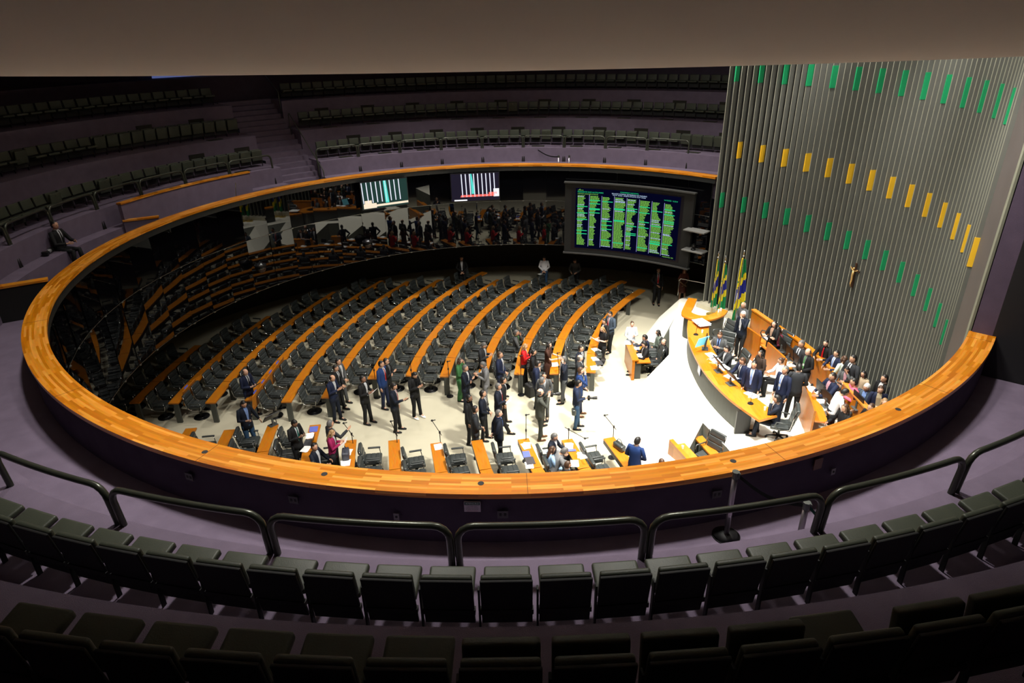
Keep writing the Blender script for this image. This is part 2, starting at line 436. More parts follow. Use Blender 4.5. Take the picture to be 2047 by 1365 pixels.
# ================================================================ floor chairs and desks
DC = Vector((16.5, 1.5, 0))                       # common centre of the desk arcs
def dpt(r, deg, z=0): a = R_(deg); return Vector((DC.x - r * math.cos(a), DC.y + r * math.sin(a), z))
def make_chair():
    t = thing('deputy_chair', '', 'chair')
    bm = bmesh.new(); box(bm, (0, 0, .455), (.48, .46, .11), None, .04, seg=3)
    for i in range(3): box(bm, (.0 + (-.14 + .14 * i), 0, .513), (.12, .41, .02), None, .009)
    link('seat', bm, LEATH, t, True)
    bm = bmesh.new()
    rot = Matrix.Rotation(R_(-12), 3, 'Y')
    for i, z in enumerate((.08, .24, .40)): box(bm, rot @ Vector((-.235, 0, z)) + Vector((-.02, 0, .5)), (.10, .45, .155), rot, .04, seg=3)
    link('backrest', bm, LEATH, t, True)
    for s in (-1, 1):
        bm = bmesh.new()
        box(bm, (.02, s * .275, .66), (.36, .055, .045), None, .018)
        link('armrest', bm, LEATH, t, True)
        bm = bmesh.new()
        tube(bm, [(-.33, s * .24, .90), (-.31, s * .25, .66), (-.26, s * .25, .45), (-.12, s * .25, .38), (.16, s * .25, .38), (.19, s * .26, .5), (.17, s * .27, .64)], .013, 6)
        link('side_frame', bm, CHROME, t, True)
    bm = bmesh.new(); cyl(bm, (0, 0, .03), .05, .37, 12); box(bm, (0, 0, .385), (.3, .3, .04)); link('pedestal', bm, BLACKM, t)
    bm = bmesh.new(); cyl(bm, (0, 0, 0), .25, .018, 24); cyl(bm, (0, 0, .018), .22, .02, 24, r2=.06); link('base_disc', bm, BLACKM, t, True)
    return t
chair0 = make_chair(); used = False
def put_chair(loc, rz, label, group):
    global used
    c = copy_tree(chair0) if used else chair0
    used = True
    return place(c, loc, rz, label, group)
SEG = 1.45
def make_desk(with_end=True):
    """segment along Y, users sit at -X side, front faces +X; origin middle on the floor"""
    t = thing('bench_desk', '', 'desk')
    bm = bmesh.new(); box(bm, (0, 0, .737), (.33, SEG - .03, .05), None, .005); uvset(bm, lambda c, n: (c.y, c.x + .2 if abs(n.z) > .5 else c.z)); link('worktop', bm, DESKW, t)
    bm = bmesh.new(); box(bm, (-.08, 0, .64), (.16, SEG - .02, .10)); link('under_tray', bm, BLACKM, t)
    bm = bmesh.new(); box(bm, (.05, -SEG / 2 + .055, .355), (.17, .075, .71), None, .006); link('leg', bm, GREYP, t)
    return t
desk0 = make_desk(); dused = False
ORD = ['last', 'second', 'third', 'fourth', 'fifth', 'sixth', 'seventh', 'eighth', 'ninth', 'tenth', 'eleventh', 'twelfth', 'thirteenth']
ROWS = {1: (28.78, -.9, 9.0), 2: (27.48, -1.1, 14.5), 3: (26.27, -1.2, 22), 4: (25.03, -1.0, 26.0), 5: (23.8, -1.4, 29.0), 6: (22.56, -.9, 31.5), 7: (21.3, 2.4, 34), 8: (20.03, 3.0, 36), 9: (18.83, 2.9, 38), 10: (17.52, 3.8, 40), 11: (16.27, 3.6, 41.5), 12: (15.04, 3.7, 43), 13: (13.78, 4.4, 45)}
SKIP_CH = {(4, 0)}
dcount = {}
def rowname(k): return 'frontmost' if k == 13 else ('row %d counting from the dark left glass' % k)
for k, (r, a0, a1) in ROWS.items():
    da = math.degrees(SEG / r)
    n = int((a1 - a0) / da)
    for i in range(n):
        a = a0 + da * (i + .5)
        p = dpt(r, a)
        if math.hypot(p.x, p.y) > 14.0: continue
        rz = -R_(a)
        where = 'at its near aisle end' if i == 0 else ('second from its near aisle end' if i == 1 else ('third from its near aisle end' if i == 2 else 'along its middle and far end'))
        d = copy_tree(desk0) if dused else desk0; dused = True
        nm = 'front row by the stage' if k == 13 else '%s long row from the left' % ORD[k - 1].replace('last', 'first')
        place(d, p, rz, 'wooden bench desk, %s, %s' % (nm, where), ('desk row %d, %s' % (k, where)))
        for s in (-.31, .31):
            aa = a + math.degrees(s / r)
            q = dpt(r + .60, aa)
            if k == 4 and i == 0 and s < 0: continue
            c = put_chair(q, -R_(aa) + random.uniform(-.06, .06), 'black chair, %s, %s' % (nm, where), 'chairs of desk row %d, %s' % (k, where))
# near bank across the aisle: same arcs, first segments only are visible above the rim
NB = {2: (27.48, -2.9), 3: (26.3, -4.4), 4: (25.1, -4.9), 5: (23.85, -4.6), 6: (22.56, -5.0), 7: (21.4, -7.6), 8: (20.15, -8.2), 9: (18.95, -9.3), 10: (17.78, -9.6), 11: (16.45, -10.3), 12: (15.22, -11.4), 13: (14.02, -12.2)}
for k, (r, a1) in NB.items():
    da = math.degrees(SEG / r)
    for i in range(2):
        a = a1 - da * (i + .5)
        if i == 1 and k in (2,): continue
        p = dpt(r, a)
        if math.hypot(p.x, p.y) > 10.6: continue
        d = copy_tree(desk0)
        nm = 'near bank, %s desk from the left' % ORD[k - 2].replace('last', 'first')
        place(d, p, -R_(a), 'wooden desk, %s, %s' % (nm, 'its aisle end' if i == 0 else 'the half cut by the rim'), 'near bank desks %d %d' % (k, i))
        for s in (-.31, .31):
            aa = a + math.degrees(s / r)
            if k == 11 and i == 0 and s > 0: pass
            put_chair(dpt(r + .62, aa), -R_(aa) + random.uniform(-.08, .08), 'black leather chair at the %s' % nm, 'chairs of near bank desk %d' % k)
# ================================================================ gallery seats
def make_seat(tipped):
    t = thing('gallery_seat', '', 'seat')
    bm = bmesh.new(); rot = Matrix.Rotation(R_(-9), 3, 'Y')
    box(bm, (-.02, 0, .53), (.055, .415, .27), rot, .024, seg=3); link('backrest', bm, LEATHG, t, True)
    bm = bmesh.new(); box(bm, (-.035, 0, .38), (.025, .425, .55), rot, .008); link('back_shell_shade', bm, SHELLK, t)  # black shell, run on below the back to stand in for shadow
    if tipped:
        bm = bmesh.new(); box(bm, (.085, 0, .44), (.07, .42, .40), Matrix.Rotation(R_(6), 3, 'Y'), .024, seg=3); link('seat_pan', bm, LEATHG, t, True)
        bm = bmesh.new(); box(bm, (.128, 0, .565), (.012, .04, .012), None, .003); link('number_tag', bm, CHROME, t)
    else:
        bm = bmesh.new(); box(bm, (.185, 0, .36), (.31, .40, .07), Matrix.Rotation(R_(-10), 3, 'Y'), .026, seg=3); link('seat_pan', bm, LEATHG, t, True)
    bm = bmesh.new(); box(bm, (-.02, .228, .26), (.05, .016, .52), None, .004); link('side_frame', bm, SHELLK, t)
    bm = bmesh.new(); box(bm, (-.02, 0, .27), (.05, .44, .05)); link('crossbar', bm, SHELLK, t)
    return t
S_DN = make_seat(False); S_UP = make_seat(True); su = {0: False, 1: False}
def put_seat(r, deg, z, up, label, group):
    src = S_UP if up else S_DN
    o = copy_tree(src) if su[int(up)] else src
    su[int(up)] = True
    a = R_(deg)
    return place(o, pol(r, a, z), a + PI, label, group)
TR = [(13.40, 6.8, 2.055), (15.02, 7.85, 1.84), (16.75, 8.92, 1.66)]
TN = ['front', 'second', 'third']
# near block (backs towards us)
for ti, (r, z, da) in enumerate(TR[:2]):
    base = -90.2
    n0, n1 = (-13, 14) if ti == 0 else (-6, 8)
    for i in range(n0, n1):
        deg = base + da * i
        up = (ti == 0 and i in (0, 1)) and False
        if ti == 1: up = i >= 0 and i != 4
        lab = 'gallery seat seen from behind, %s, %s, %s' % ('row by the hoop rails' if ti == 0 else 'closest row', 'tipped up' if up else 'folded down', 'left of centre' if i < -1 else ('right of centre' if i > 1 else 'at the centre'))
        put_seat(r, deg, z, up, lab, 'near gallery %s row seats, %s, %s' % (TN[ti], 'tipped' if up else 'down', 'left' if i < -1 else ('right' if i > 1 else 'centre')))
# far block right of the stairs, left block
random.seed(11)
for ti, (r, z, da) in enumerate(TR):
    for blk, (a0, a1) in (('right', (44.5, 126.6)), ('left', (136.6, 192))):
        n = int((a1 - a0) / da)
        for i in range(n):
            deg = (a1 - da * (i + .5)) if blk == 'right' else (a0 + da * (i + .5))
            if blk == 'right':
                up = (ti == 0 and (n - i < 12 and random.random() < .6 or 14 < i < 30 and random.random() < .45)) or (ti == 1 and i == 20)
            else:
                up = (ti == 0 and (i < 9 or i in (12, 13, 17))) or (ti == 1 and i < 12) or (ti > 0 and i == 17)
            st = 'tipped up' if up else 'folded down'
            third = ['by the stairs', 'mid-row', 'at the row end'][min(2, 3 * i // n)]
            put_seat(r, deg, z, up, 'far %s-row gallery seat %s the stairs, %s, %s' % (TN[ti], 'right of' if blk == 'right' else 'left of', st, third),
                     'far gallery seats %s %s %s %s' % (TN[ti], blk, st, third))
# dark foot-vent boxes on the risers
vm = mat('vent_dark', (.018, .016, .010), .8)
v0 = None
for ti, (zr, r) in enumerate(((7.35, 14.25), (8.4, 15.95), (6.78, 12.6), (7.83, 14.3))):
    for i in range(12):
        deg = 50 + 7.6 * i + (3 if ti % 2 else 0)
        if i > 9: deg += 12
        if ti < 2: dz = zr; rr = r; sz = (.03, .62, .26)
        else: continue
        bm = bmesh.new(); box(bm, (0, 0, 0), sz)
        if v0 is None: o = link('vent_plate', bm, vm); v0 = o
        else: bm.free(); o = v0.copy(); COL.objects.link(o)
        o.location = pol(rr, R_(deg), dz); o.rotation_euler = (0, 0, R_(deg))
        tag(o, 'dark rectangular vent plate on the riser above the %s far seat row' % TN[ti], 'vent', 'vent plates above seat row %d' % (ti + 1))
mat_g = mat('grille_dark', (.02, .02, .012), .8)
g0 = None
for ti, (rr, zz) in enumerate(((12.95, 6.81), (14.55, 7.86))):
    for i in range(11):
        deg = 53.5 + 7.6 * i + (12 if i > 9 else 0)
        bm = bmesh.new(); box(bm, (0, 0, 0), (.26, .56, .02))
        if g0 is None: o = link('floor_grille', bm, mat_g); g0 = o
        else: bm.free(); o = g0.copy(); COL.objects.link(o)
        o.location = pol(rr, R_(deg), zz); o.rotation_euler = (0, 0, R_(deg))
        tag(o, 'dark rectangular floor grille in front of the %s far seat row' % TN[ti], 'grille', 'floor grilles of seat row %d' % (ti + 1))
# ================================================================ hoop rails
def make_hoop(deg0, deg1, r=12.66, zb=6.2, zt=7.3):
    pts = []
    cr = .16; a0, a1 = R_(deg0), R_(deg1)
    ca = cr / r
    pts += [pol(r - .1, a0, zb - .05), pol(r - .04, a0, zb + .35), pol(r, a0, zt - cr)]
    for i in range(1, 5): t = i / 4 * PI / 2; pts.append(pol(r, a0 + ca * (1 - math.cos(t)), zt - cr + cr * math.sin(t)))
    N = 8
    for i in range(1, N): pts.append(pol(r, a0 + ca + (a1 - a0 - 2 * ca) * i / N, zt))
    for i in range(0, 5): t = i / 4 * PI / 2; pts.append(pol(r, a1 - ca + ca * math.sin(t), zt - cr + cr * math.cos(t)))
    pts += [pol(r - .04, a1, zb + .35), pol(r - .1, a1, zb - .05)]
    return pts
def hoop(deg0, label, group):
    bm = bmesh.new(); tube(bm, make_hoop(deg0 + .17, deg0 + 8.27 - .17, 12.66), .035, 10)
    o = link('hoop_rail', bm, RAILM, None, True)
    return tag(o, label, 'railing', group)
SPOTN = {-3: 'cut off by the left edge', -2: 'second from the left', -1: 'left of centre', 0: 'at the centre', 1: 'right of centre', 2: 'on the right', 3: 'cut off by the right edge'}
for i in range(-3, 4):
    hoop(-92.45 + 8.27 * i, 'thick dark hoop rail in front of the near seats, %s' % SPOTN[i], 'near hoop rails')
for i in range(9):
    hoop(119.9 - 8.27 * (i + 0) - 0, 'thin looking hoop rail on the far gallery ledge right of the stairs', 'far hoop rails right')
for i in range(8):
    hoop(136.5 + 8.27 * i, 'thin looking hoop rail on the far gallery ledge left of the stairs', 'far hoop rails left')
# stair handrail
for (a, r0, z0, r1, z1) in ((128.5, 11.9, 6.6, 14.0, 8.6), (128.9, 15.2, 9.4, 17.2, 10.9)):
    bm = bmesh.new()
    tube(bm, [pol(r0, R_(a), z0 - .9), pol(r0, R_(a), z0 - .05), pol(r0 + .06, R_(a), z0), pol(r1, R_(a + 1), z1), pol(r1 + .08, R_(a + 1), z1 - .05), pol(r1 + .08, R_(a + 1), z1 - .85)], .022, 8)
    tag(link('stair_handrail', bm, RAILM, None, True), 'dark handrail climbing the %s gallery stairs' % ('lower' if r0 < 13 else 'upper'), 'handrail')
# stairwell enclosures with wooden caps
def encl(nm, pts, z0, z1, cap_h, lab, t=.12, m=None):
    o = thing(nm, lab, 'parapet')
    for i in range(len(pts) - 1):
        p, q = Vector((*pts[i], 0)), Vector((*pts[i + 1], 0)); d = q - p; a = math.atan2(d.y, d.x)
        if i == 0: bmw = bmesh.new(); bmc = bmesh.new()
        box(bmw, (p + q) / 2 + Vector((0, 0, (z0 + z1) / 2)), (d.length + .02, t, z1 - z0), Matrix.Rotation(a, 3, 'Z'))
        box(bmc, (p + q) / 2 + Vector((0, 0, z1 + cap_h / 2)), (d.length + .05, t + .05, cap_h), Matrix.Rotation(a, 3, 'Z'))
    uvset(bmc, lambda c, n: (c.x + c.y, c.z)); link('carpeted_wall', bmw, m or CARPET, o); link('wooden_cap', bmc, RIMW, o)
    return o
ps = [tuple(pol(12.08, R_(a))[:2]) for a in (142.9, 146, 149, 152, 155, 158, 161, 164, 168.3)]
encl('stairwell_parapet', ps, 5.6, 6.9, .05, 'long carpeted stairwell parapet with a wooden cap on the left of the gallery')
encl('stairwell_return', [tuple(pol(12.08, R_(168.3))[:2]), tuple(pol(11.35, R_(165.3))[:2])], 5.6, 6.38, .05, 'low wooden capped return wall at the lower end of the stairwell parapet')
encl('side_parapet', [(-11.75, -3.65), (-10.70, -3.02)], 5.6, 6.42, .05, 'wooden capped side parapet joining the rim at the far left', .16, BACKM)
bm = bmesh.new(); tube(bm, [pol(11.25, R_(149), 6.35), pol(11.6, R_(147.3), 6.72), pol(11.62, R_(147.2), 6.65)], .018, 6)
tag(link('short_handrail', bm, CHROME), 'short thin handrail end behind the rim by the stairwell parapet', 'handrail')
# ================================================================ belt posts
def post(x, y, z, lab, grp):
    t = thing('belt_post', lab, 'stanchion', (x, y, z), 0, grp)
    bm = bmesh.new(); cyl(bm, (0, 0, 0), .17, .012, 32); cyl(bm, (0, 0, .012), .165, .03, 32, r2=.03); link('base', bm, SHELLK, t, True)
    bm = bmesh.new(); tube(bm, [(.171 * math.cos(i * PI / 16), .171 * math.sin(i * PI / 16), .006) for i in range(33)], .006, 5, caps=False); link('base_ring', bm, CHROME, t)
    bm = bmesh.new(); cyl(bm, (0, 0, .03), .033, .86, 20); link('pole', bm, mat('brushed_pole', (.42, .38, .42), .28, metal=.9, var=.05), t, True)
    bm = bmesh.new(); cyl(bm, (0, 0, .89), .036, .08, 20); cyl(bm, (0, 0, .97), .045, .02, 8); box(bm, (.04, 0, .93), (.03, .04, .07)); link('belt_head', bm, mat('head_grey', (.10, .11, .10), .35, metal=.5), t)
    return t
post(2.69, -10.99, 5.62, 'chrome belt post standing close to the near parapet, full base visible', 'near belt posts')
post(3.30, -11.57, 5.62, 'chrome belt post farther right with its base hidden by the step', 'near belt posts')
post(2.2, 11.5, 5.62, 'small belt post on the far walkway, left one of the pair', 'far belt posts')
post(2.65, 11.45, 5.62, 'small belt post on the far walkway, right one of the pair', 'far belt posts')
def belt(p, q, m, lab):
    bm = bmesh.new(); P = []
    for i in range(9):
        t = i / 8; c = Vector(p).lerp(Vector(q), t); c.z -= .10 * math.sin(PI * t); P.append(c)
    vs = [(bm.verts.new(c + Vector((0, 0, .025))), bm.verts.new(c - Vector((0, 0, .025)))) for c in P]
    for i in range(8): bm.faces.new((vs[i][0], vs[i + 1][0], vs[i + 1][1], vs[i][1]))
    bmesh.ops.solidify(bm, geom=bm.faces[:], thickness=.003)
    tag(link('belt', bm, m), lab, 'belt')
belt((2.73, -11.0, 6.55), (3.27, -11.55, 6.55), mat('belt_black', (.008, .01, .01), .8), 'black retractable belt between the two near posts')
belt((3.33, -11.60, 6.55), (3.95, -12.2, 6.25), mat('belt_green', (.01, .07, .055), .8), 'dark green retractable belt running off to the hoop rail')
belt((2.2, 11.5, 6.55), (1.35, 12.5, 6.7), MATS['belt_black'], 'black belt between the far walkway post and the ledge rail')
# ================================================================ plates on the near parapet
def plate(nm, deg, z, w_, h_, m, lab, cat):
    a = R_(deg); o = thing(nm, lab, cat, pol(11.075, a, z), a)
    bm = bmesh.new(); box(bm, (0, 0, 0), (.012, w_, h_)); link('plate', bm, m, o); return o
o = plate('notice_sign', -92.5, 6.22, .20, .15, mat('notice_white', (.42, .38, .42), .6), 'small white and green attention notice on the near parapet', 'sign')
bm = bmesh.new(); box(bm, (.008, 0, .05), (.003, .19, .042)); link('header', bm, mat('notice_green', (.01, .06, .05), .6), o)
def text_mesh(txt, size, align='CENTER', extrude=0):
    c = bpy.data.curves.new('t', 'FONT'); c.body = txt; c.size = size; c.align_x = align; c.align_y = 'CENTER'; c.extrude = extrude; c.resolution_u = 2
    ob = bpy.data.objects.new('t', c); COL.objects.link(ob)
    dg = bpy.context.evaluated_depsgraph_get(); me = bpy.data.meshes.new_from_object(ob.evaluated_get(dg))
    bpy.data.objects.remove(ob); bpy.data.curves.remove(c)
    return me
def wall_text(parent, nm, txt, size, y, z, m, align='CENTER'):
    me = text_mesh(txt, size, align)
    for v in me.vertices: x_, y_, _ = v.co; v.co = (.0105, y + x_, z + y_)
    me.materials.clear(); me.materials.append(m)
    ob = bpy.data.objects.new(nm, me); COL.objects.link(ob); ob.parent = parent
wall_text(o, 'heading', 'ATENÇÃO', .034, 0, .05, mat('notice_pale', (.5, .55, .5), .6))
ink = mat('notice_ink', (.03, .02, .03), .6)
for i, s in enumerate(('É proibido jogar', 'objetos no plenário', 'Proibido fotografar', 'durante a sessão')):
    wall_text(o, 'text_line', s, .0195, 0, .012 - i * .024, ink if i < 3 else mat('notice_red', (.3, .03, .03), .6))
for deg, z, lab in ((-97.44, 6.02, 'single pale socket plate left of the notice'), (-66.94, 5.98, 'single pale socket plate on the right below the rim')):
    o = plate('socket_plate', deg, z, .07, .10, mat('plate_grey', (.16, .15, .16), .5), lab, 'socket')
    bm = bmesh.new(); cyl(bm, (0, 0, 0), .016, .006, 12); bmesh.ops.rotate(bm, cent=(0, 0, 0), matrix=Matrix.Rotation(PI / 2, 3, 'Y'), verts=bm.verts); ob = link('socket_hole', bm, SHELLK, o); ob.location = (.006, 0, 0)
for deg, lab in ((-104.5, 'dark twin socket plate at the left below the rim'), (-91.0 + .4, 'dark twin socket plate right of the notice'), (-76.5, 'dark twin socket plate beside the belt post'), (-113, 'dark twin socket plate farthest left below the rim')):
    o = plate('socket_plate', deg, 6.1, .13, .11, mat('plate_dark', (.035, .03, .035), .5), lab, 'socket')
    for s in (-.028, .028):
        bm = bmesh.new(); box(bm, (.008, s, 0), (.006, .03, .04), None, .003); link('socket_hole', bm, SHELLK, o)
o = plate('wooden_patch', -68.6, 6.2, .14, .17, mat('patch_wood', (.10, .035, .012), .5), 'brown wooden cover plate under the right side of the rim', 'panel')
# ================================================================ screens on the glass
def cyl_pt(r, deg, z): return pol(r, R_(deg), z)
bd = thing('display_board', 'large curved electronic attendance board with green name columns', 'screen')
b0, b1 = 46.9, 76.8; zt, zb = 5.70, 2.68; RB = 10.50
bm = bmesh.new(); revolve(bm, [(RB, zb), (RB, zt), (RB + .14, zt), (RB + .14, zb)], R_(b0), R_(b1), 30, closed=True); fixn(bm)
link('cabinet', bm, mat('board_grey', (.020, .020, .019), .8, spec=.1), bd)
for z in (zb - .03, zt - .0):
    bm = bmesh.new(); revolve(bm, [(RB - .09, z), (RB - .09, z + .05), (RB + .1, z + .05), (RB + .1, z)], R_(b0 - .3), R_(b1 + .2), 30, closed=True)
    fixn(bm); link('frame_rail', bm, mat('frame_grey', (.05, .05, .048), .6, spec=.2), bd)
m0, m1 = 49.9, 74.3; y0, y1 = 2.92, 5.50; RS = RB - .012
def bm_panel(r, d0, d1, z0, z1, n=24):
    bm = bmesh.new(); revolve(bm, [(r, z0), (r, z1)], R_(d0), R_(d1), n); return bm
link('bezel', bm_panel(RB - .006, m0 - .7, m1 + .9, y0 - .06, y1 + .06), SCRK, bd)
link('display', bm_panel(RS, m0, m1, y0, y1), mat('led_off', (0, 0, 0), .9, spec=0, emit=(.0015, .002, .016), estr=.8, var=0), bd)
def em(nm, c, s): return mat(nm, tuple(x * .03 for x in c), .6, spec=.1, emit=c, estr=s, var=0)
E_G = em('led_lime', (.24, .62, .09), .9); E_T = em('led_green', (.02, .62, .24), 1.0); E_W = em('led_white', (.55, .72, 1.0), 1.0); E_L = em('led_violet', (.36, .36, .75), 1.0); E_R = em('led_red', (.8, .08, .03), 1); E_C = em('led_cyan', (.12, .7, .6), .9)
W_ = 10.5 * R_(m1 - m0)
def bp(u, v): return cyl_pt(RS - .006, m1 - math.degrees(u / RS), y1 - v)     # u metres from left, v metres down
def led_rect(bm, u0, u1, v0, v1, n=1):
    for i in range(n):
        a, b = u0 + (u1 - u0) * i / n, u0 + (u1 - u0) * (i + 1) / n
        bm.faces.new([bm.verts.new(bp(*q)) for q in ((a, v1), (b, v1), (b, v0), (a, v0))])
random.seed(21)
H_ = y1 - y0
def led_m(bm, u0, u1, v0, v1, mi):
    n0 = len(bm.faces); led_rect(bm, u0, u1, v0, v1); bm.faces.ensure_lookup_table()
    for f in bm.faces[n0:]: f.material_index = mi
for c in range(8):
    g = bmesh.new()
    u0 = .09 + c * (W_ - .2) / 8; top_ = .30 + (0, 0, .02, .0, .02, .03, .04, .05)[c]
    if c:
        vl = bmesh.new(); led_rect(vl, u0 - .045, u0 - .028, top_ - .04, H_ - .09); link('column_rule', vl, E_L, bd)
    nl = 62; step = (H_ - .13 - top_) / nl; heads = sorted(random.sample(range(3, nl - 4), 5)) + [nl + 1]
    ln = random.uniform(.28, .4)
    for i in range(nl):
        v = top_ + i * step
        if i in heads: led_m(g, u0 - .02, u0 + .43, v - .004, v + step * .8, 2); continue
        ln = min(.44, max(.2, ln + random.uniform(-.06, .06)))
        mi = 1 if random.random() < .10 else 0
        x = u0
        while x < u0 + ln - .03:
            L = random.uniform(.05, .13); led_m(g, x, min(x + L, u0 + ln), v, v + step * .55, mi); x += L + .012
    link('name_column', g, [E_G, E_W, E_T], bd)
def board_text(txt, size, u, v, m, align='LEFT'):
    me = text_mesh(txt, size, align)
    for p in me.vertices: x_, y_, _ = p.co; p.co = bp(u + x_, v - y_)
    me.materials.clear(); me.materials.append(m)
    ob = bpy.data.objects.new('board_text', me); COL.objects.link(ob); ob.parent = bd
board_text('PRESIDENTE DAVI ALCOLUMBRE', .075, .08, .155, E_T); board_text('CÂMARA DOS DEPUTADOS', .07, .08, .235, E_G)
board_text('CONGRESSO NACIONAL', .07, W_ * .51, .075, E_T, 'CENTER'); board_text('RELAÇÃO NOMINAL DE PRESENÇA NO PLENÁRIO', .066, W_ * .51, .15, E_W, 'CENTER'); board_text('PLN Nº 18/2025 - PROJETO DE LEI DO CN Nº 18/2025', .06, W_ * .51, .215, E_W, 'CENTER')
board_text('16/12/2025  16:25:01', .07, W_ - .12, .20, E_T, 'RIGHT'); board_text('PRESENTES: 320', .07, W_ - .12, H_ - .07, E_G, 'RIGHT')
em_ = bmesh.new(); led_rect(em_, .09, .33, .075, .088); led_rect(em_, .16, .172, .03, .075); led_rect(em_, .176, .188, .03, .075)
link('congress_emblem', em_, E_G, bd)
# two hung monitors showing the stage
def monitor(d0, d1, z0, z1, kind, lab):
    a = R_((d0 + d1) / 2); R0 = 10.62; w = 2 * R0 * math.sin(R_(d1 - d0) / 2); h = z1 - z0
    o = thing('wall_monitor', lab, 'screen', pol(R0 * math.cos(R_(d1 - d0) / 2) - .1, a, (z0 + z1) / 2), a + PI)
    # local: +X towards the pit, +Y to viewer's right... (facing pit)
    def q(bm, u0, u1, v0, v1, du0=0, du1=0):
        # u 0..1 left to right as seen from the pit, v 0..1 bottom to top ; du shears the top edge
        P = [(u0, v0), (u1, v0), (u1 + du1, v1), (u0 + du0, v1)]
        bm.faces.new([bm.verts.new((.036, (x - .5) * w, (y - .5) * h)) for x, y in P])
    bm = bmesh.new(); box(bm, (0, 0, 0), (.06, w + .06, h + .06), None, .008); link('housing', bm, SCRK, o)
    dark = (.012, .035, .03) if kind == 0 else (.010, .008, .018)
    bm = bmesh.new(); box(bm, (.031, 0, 0), (.006, w, h)); link('panel', bm, em('scr_dark%d' % kind, dark, 1.2), o)
    bm = bmesh.new(); n = 9 if kind == 0 else 9
    for i in range(n):
        u = (.02 + .1 * i) if kind == 0 else (.22 + .085 * i)
        q(bm, u, u + .02, .12 + (.1 if kind == 0 else .02), 1.0, -.015, -.015)
    link('slat_image', bm, em('scr_white', (.85, .87, 1.0), 1.0), o)
    bm = bmesh.new()
    if kind == 0: q(bm, .50, .58, .16, 1.0, -.02, -.04)
    else: q(bm, .42, .49, .25, 1.0, -.02, -.06)
    link('flag_image', bm, em('scr_teal', (.10, .75, .65), 1.0), o)
    bm = bmesh.new()
    if kind == 0:
        q(bm, 0.02, .3, .02, .2); q(bm, .05, .2, .15, .32); q(bm, .3, 1, .06, .14)
        link('desk_image', bm, em('scr_cream', (1.0, .82, .62), 1.0), o)
    else:
        q(bm, .18, .9, .14, .22, .02, .0); q(bm, .78, .95, .22, .29)
        link('desk_image', bm, em('scr_red', (1.0, .16, .13), 1.0), o)
        bm = bmesh.new(); q(bm, .88, 1, .12, .42); q(bm, .05, .32, .0, .05); link('paper_image', bm, em('scr_w2', (.95, .95, 1.0), 1.0), o)
monitor(113.4, 123.85, 5.08, 6.14, 0, 'wall monitor showing slats and a pale blue flag, left one of two')
monitor(92.2, 103.1, 5.0, 6.12, 1, 'wall monitor showing a red curved desk on black, right one of two')
# camera shelves right of the board
for deg, z, lab in ((45.2, 4.35, 'upper pale shelf bracket right of the display board'), (45.2, 3.55, 'lower grey shelf carrying a small camera right of the display board')):
    bm = bmesh.new(); box(bm, pol(10.35, R_(deg), z), (.5, .9, .05), Matrix.Rotation(R_(deg), 3, 'Z'), .01)
    tag(link('equipment_shelf', bm, mat('shelf_grey', (.16, .16, .15), .6)), lab, 'shelf')
t = thing('robotic_camera', 'small remote camera with cables on the lower shelf', 'camera', pol(10.3, R_(45.4), 3.575), R_(45))
bm = bmesh.new(); cyl(bm, (0, 0, 0), .09, .06, 16); link('camera_base', bm, BLACKM, t, True)
bm = bmesh.new(); box(bm, (0, 0, .16), (.12, .05, .2), None, .01); sphere(bm, (0, 0, .17), .08, .08, .08); link('camera_head', bm, BLACKM, t, True)
# ================================================================ dome cameras on the glass (hanging black spheres)
for (deg, z, lab) in ((150, 3.9, 'glossy black dome camera on the glass wall at left'), (124, 3.7, 'glossy black dome camera on the glass wall left of the monitors')):
    t = thing('dome_camera', lab, 'camera', pol(10.4, R_(deg), z), 0)
    bm = bmesh.new(); sphere(bm, (0, 0, 0), .2, .2, .2, 20, 12); link('dome', bm, mat('dome_black', (.01, .01, .012), .05, spec=.9), t, True)
    bm = bmesh.new(); cyl(bm, (0, 0, .05), .21, .06, 20); box(bm, pol(.14, R_(deg), .1), (.2, .05, .05), Matrix.Rotation(R_(deg), 3, 'Z')); link('bracket', bm, BLACKM, t)
# ================================================================ podium desk
def arc_slab(outer, inner, z0, z1):
    bm = bmesh.new(); n = len(outer)
    A = [[bm.verts.new((x, y, z)) for x, y in L] for L, z in ((outer, z1), (inner, z1), (inner, z0), (outer, z0))]
    for k in range(4):
        B, C_ = A[k], A[(k + 1) % 4]
        for i in range(n - 1): bm.faces.new((B[i], B[i + 1], C_[i + 1], C_[i]))
    bm.faces.new([A[k][0] for k in range(4)]); bm.faces.new([A[k][-1] for k in range(4)][::-1]); fixn(bm); return bm
def smooth_pts(P, n=5):
    out = []
    for i in range(len(P) - 1):
        p0, p1, p2, p3 = P[max(i - 1, 0)], P[i], P[i + 1], P[min(i + 2, len(P) - 1)]
        for k in range(n):
            t = k / n
            out.append(tuple(.5 * ((2 * p1[j]) + (-p0[j] + p2[j]) * t + (2 * p0[j] - 5 * p1[j] + 4 * p2[j] - p3[j]) * t * t + (-p0[j] + 3 * p1[j] - 3 * p2[j] + p3[j]) * t ** 3) for j in (0, 1)))
    out.append(P[-1]); return out
pd = thing('presiding_desk', 'long curved wooden presiding desk with a dark grey front panel on the dais', 'desk')
uvd = lambda c, n: (c.y, c.x if abs(n.z) > .5 else c.z)
PO = smooth_pts([(6.50, -2.80), (6.12, -1.85), (5.90, -.9), (5.80, .1), (5.80, 1.1), (5.88, 2.1), (6.08, 3.1), (6.30, 3.85)])
PI_ = smooth_pts([(7.12, -2.55), (6.84, -1.75), (6.62, -.9), (6.52, .1), (6.50, 1.1), (6.55, 2.0), (6.80, 3.0), (7.05, 3.75)])
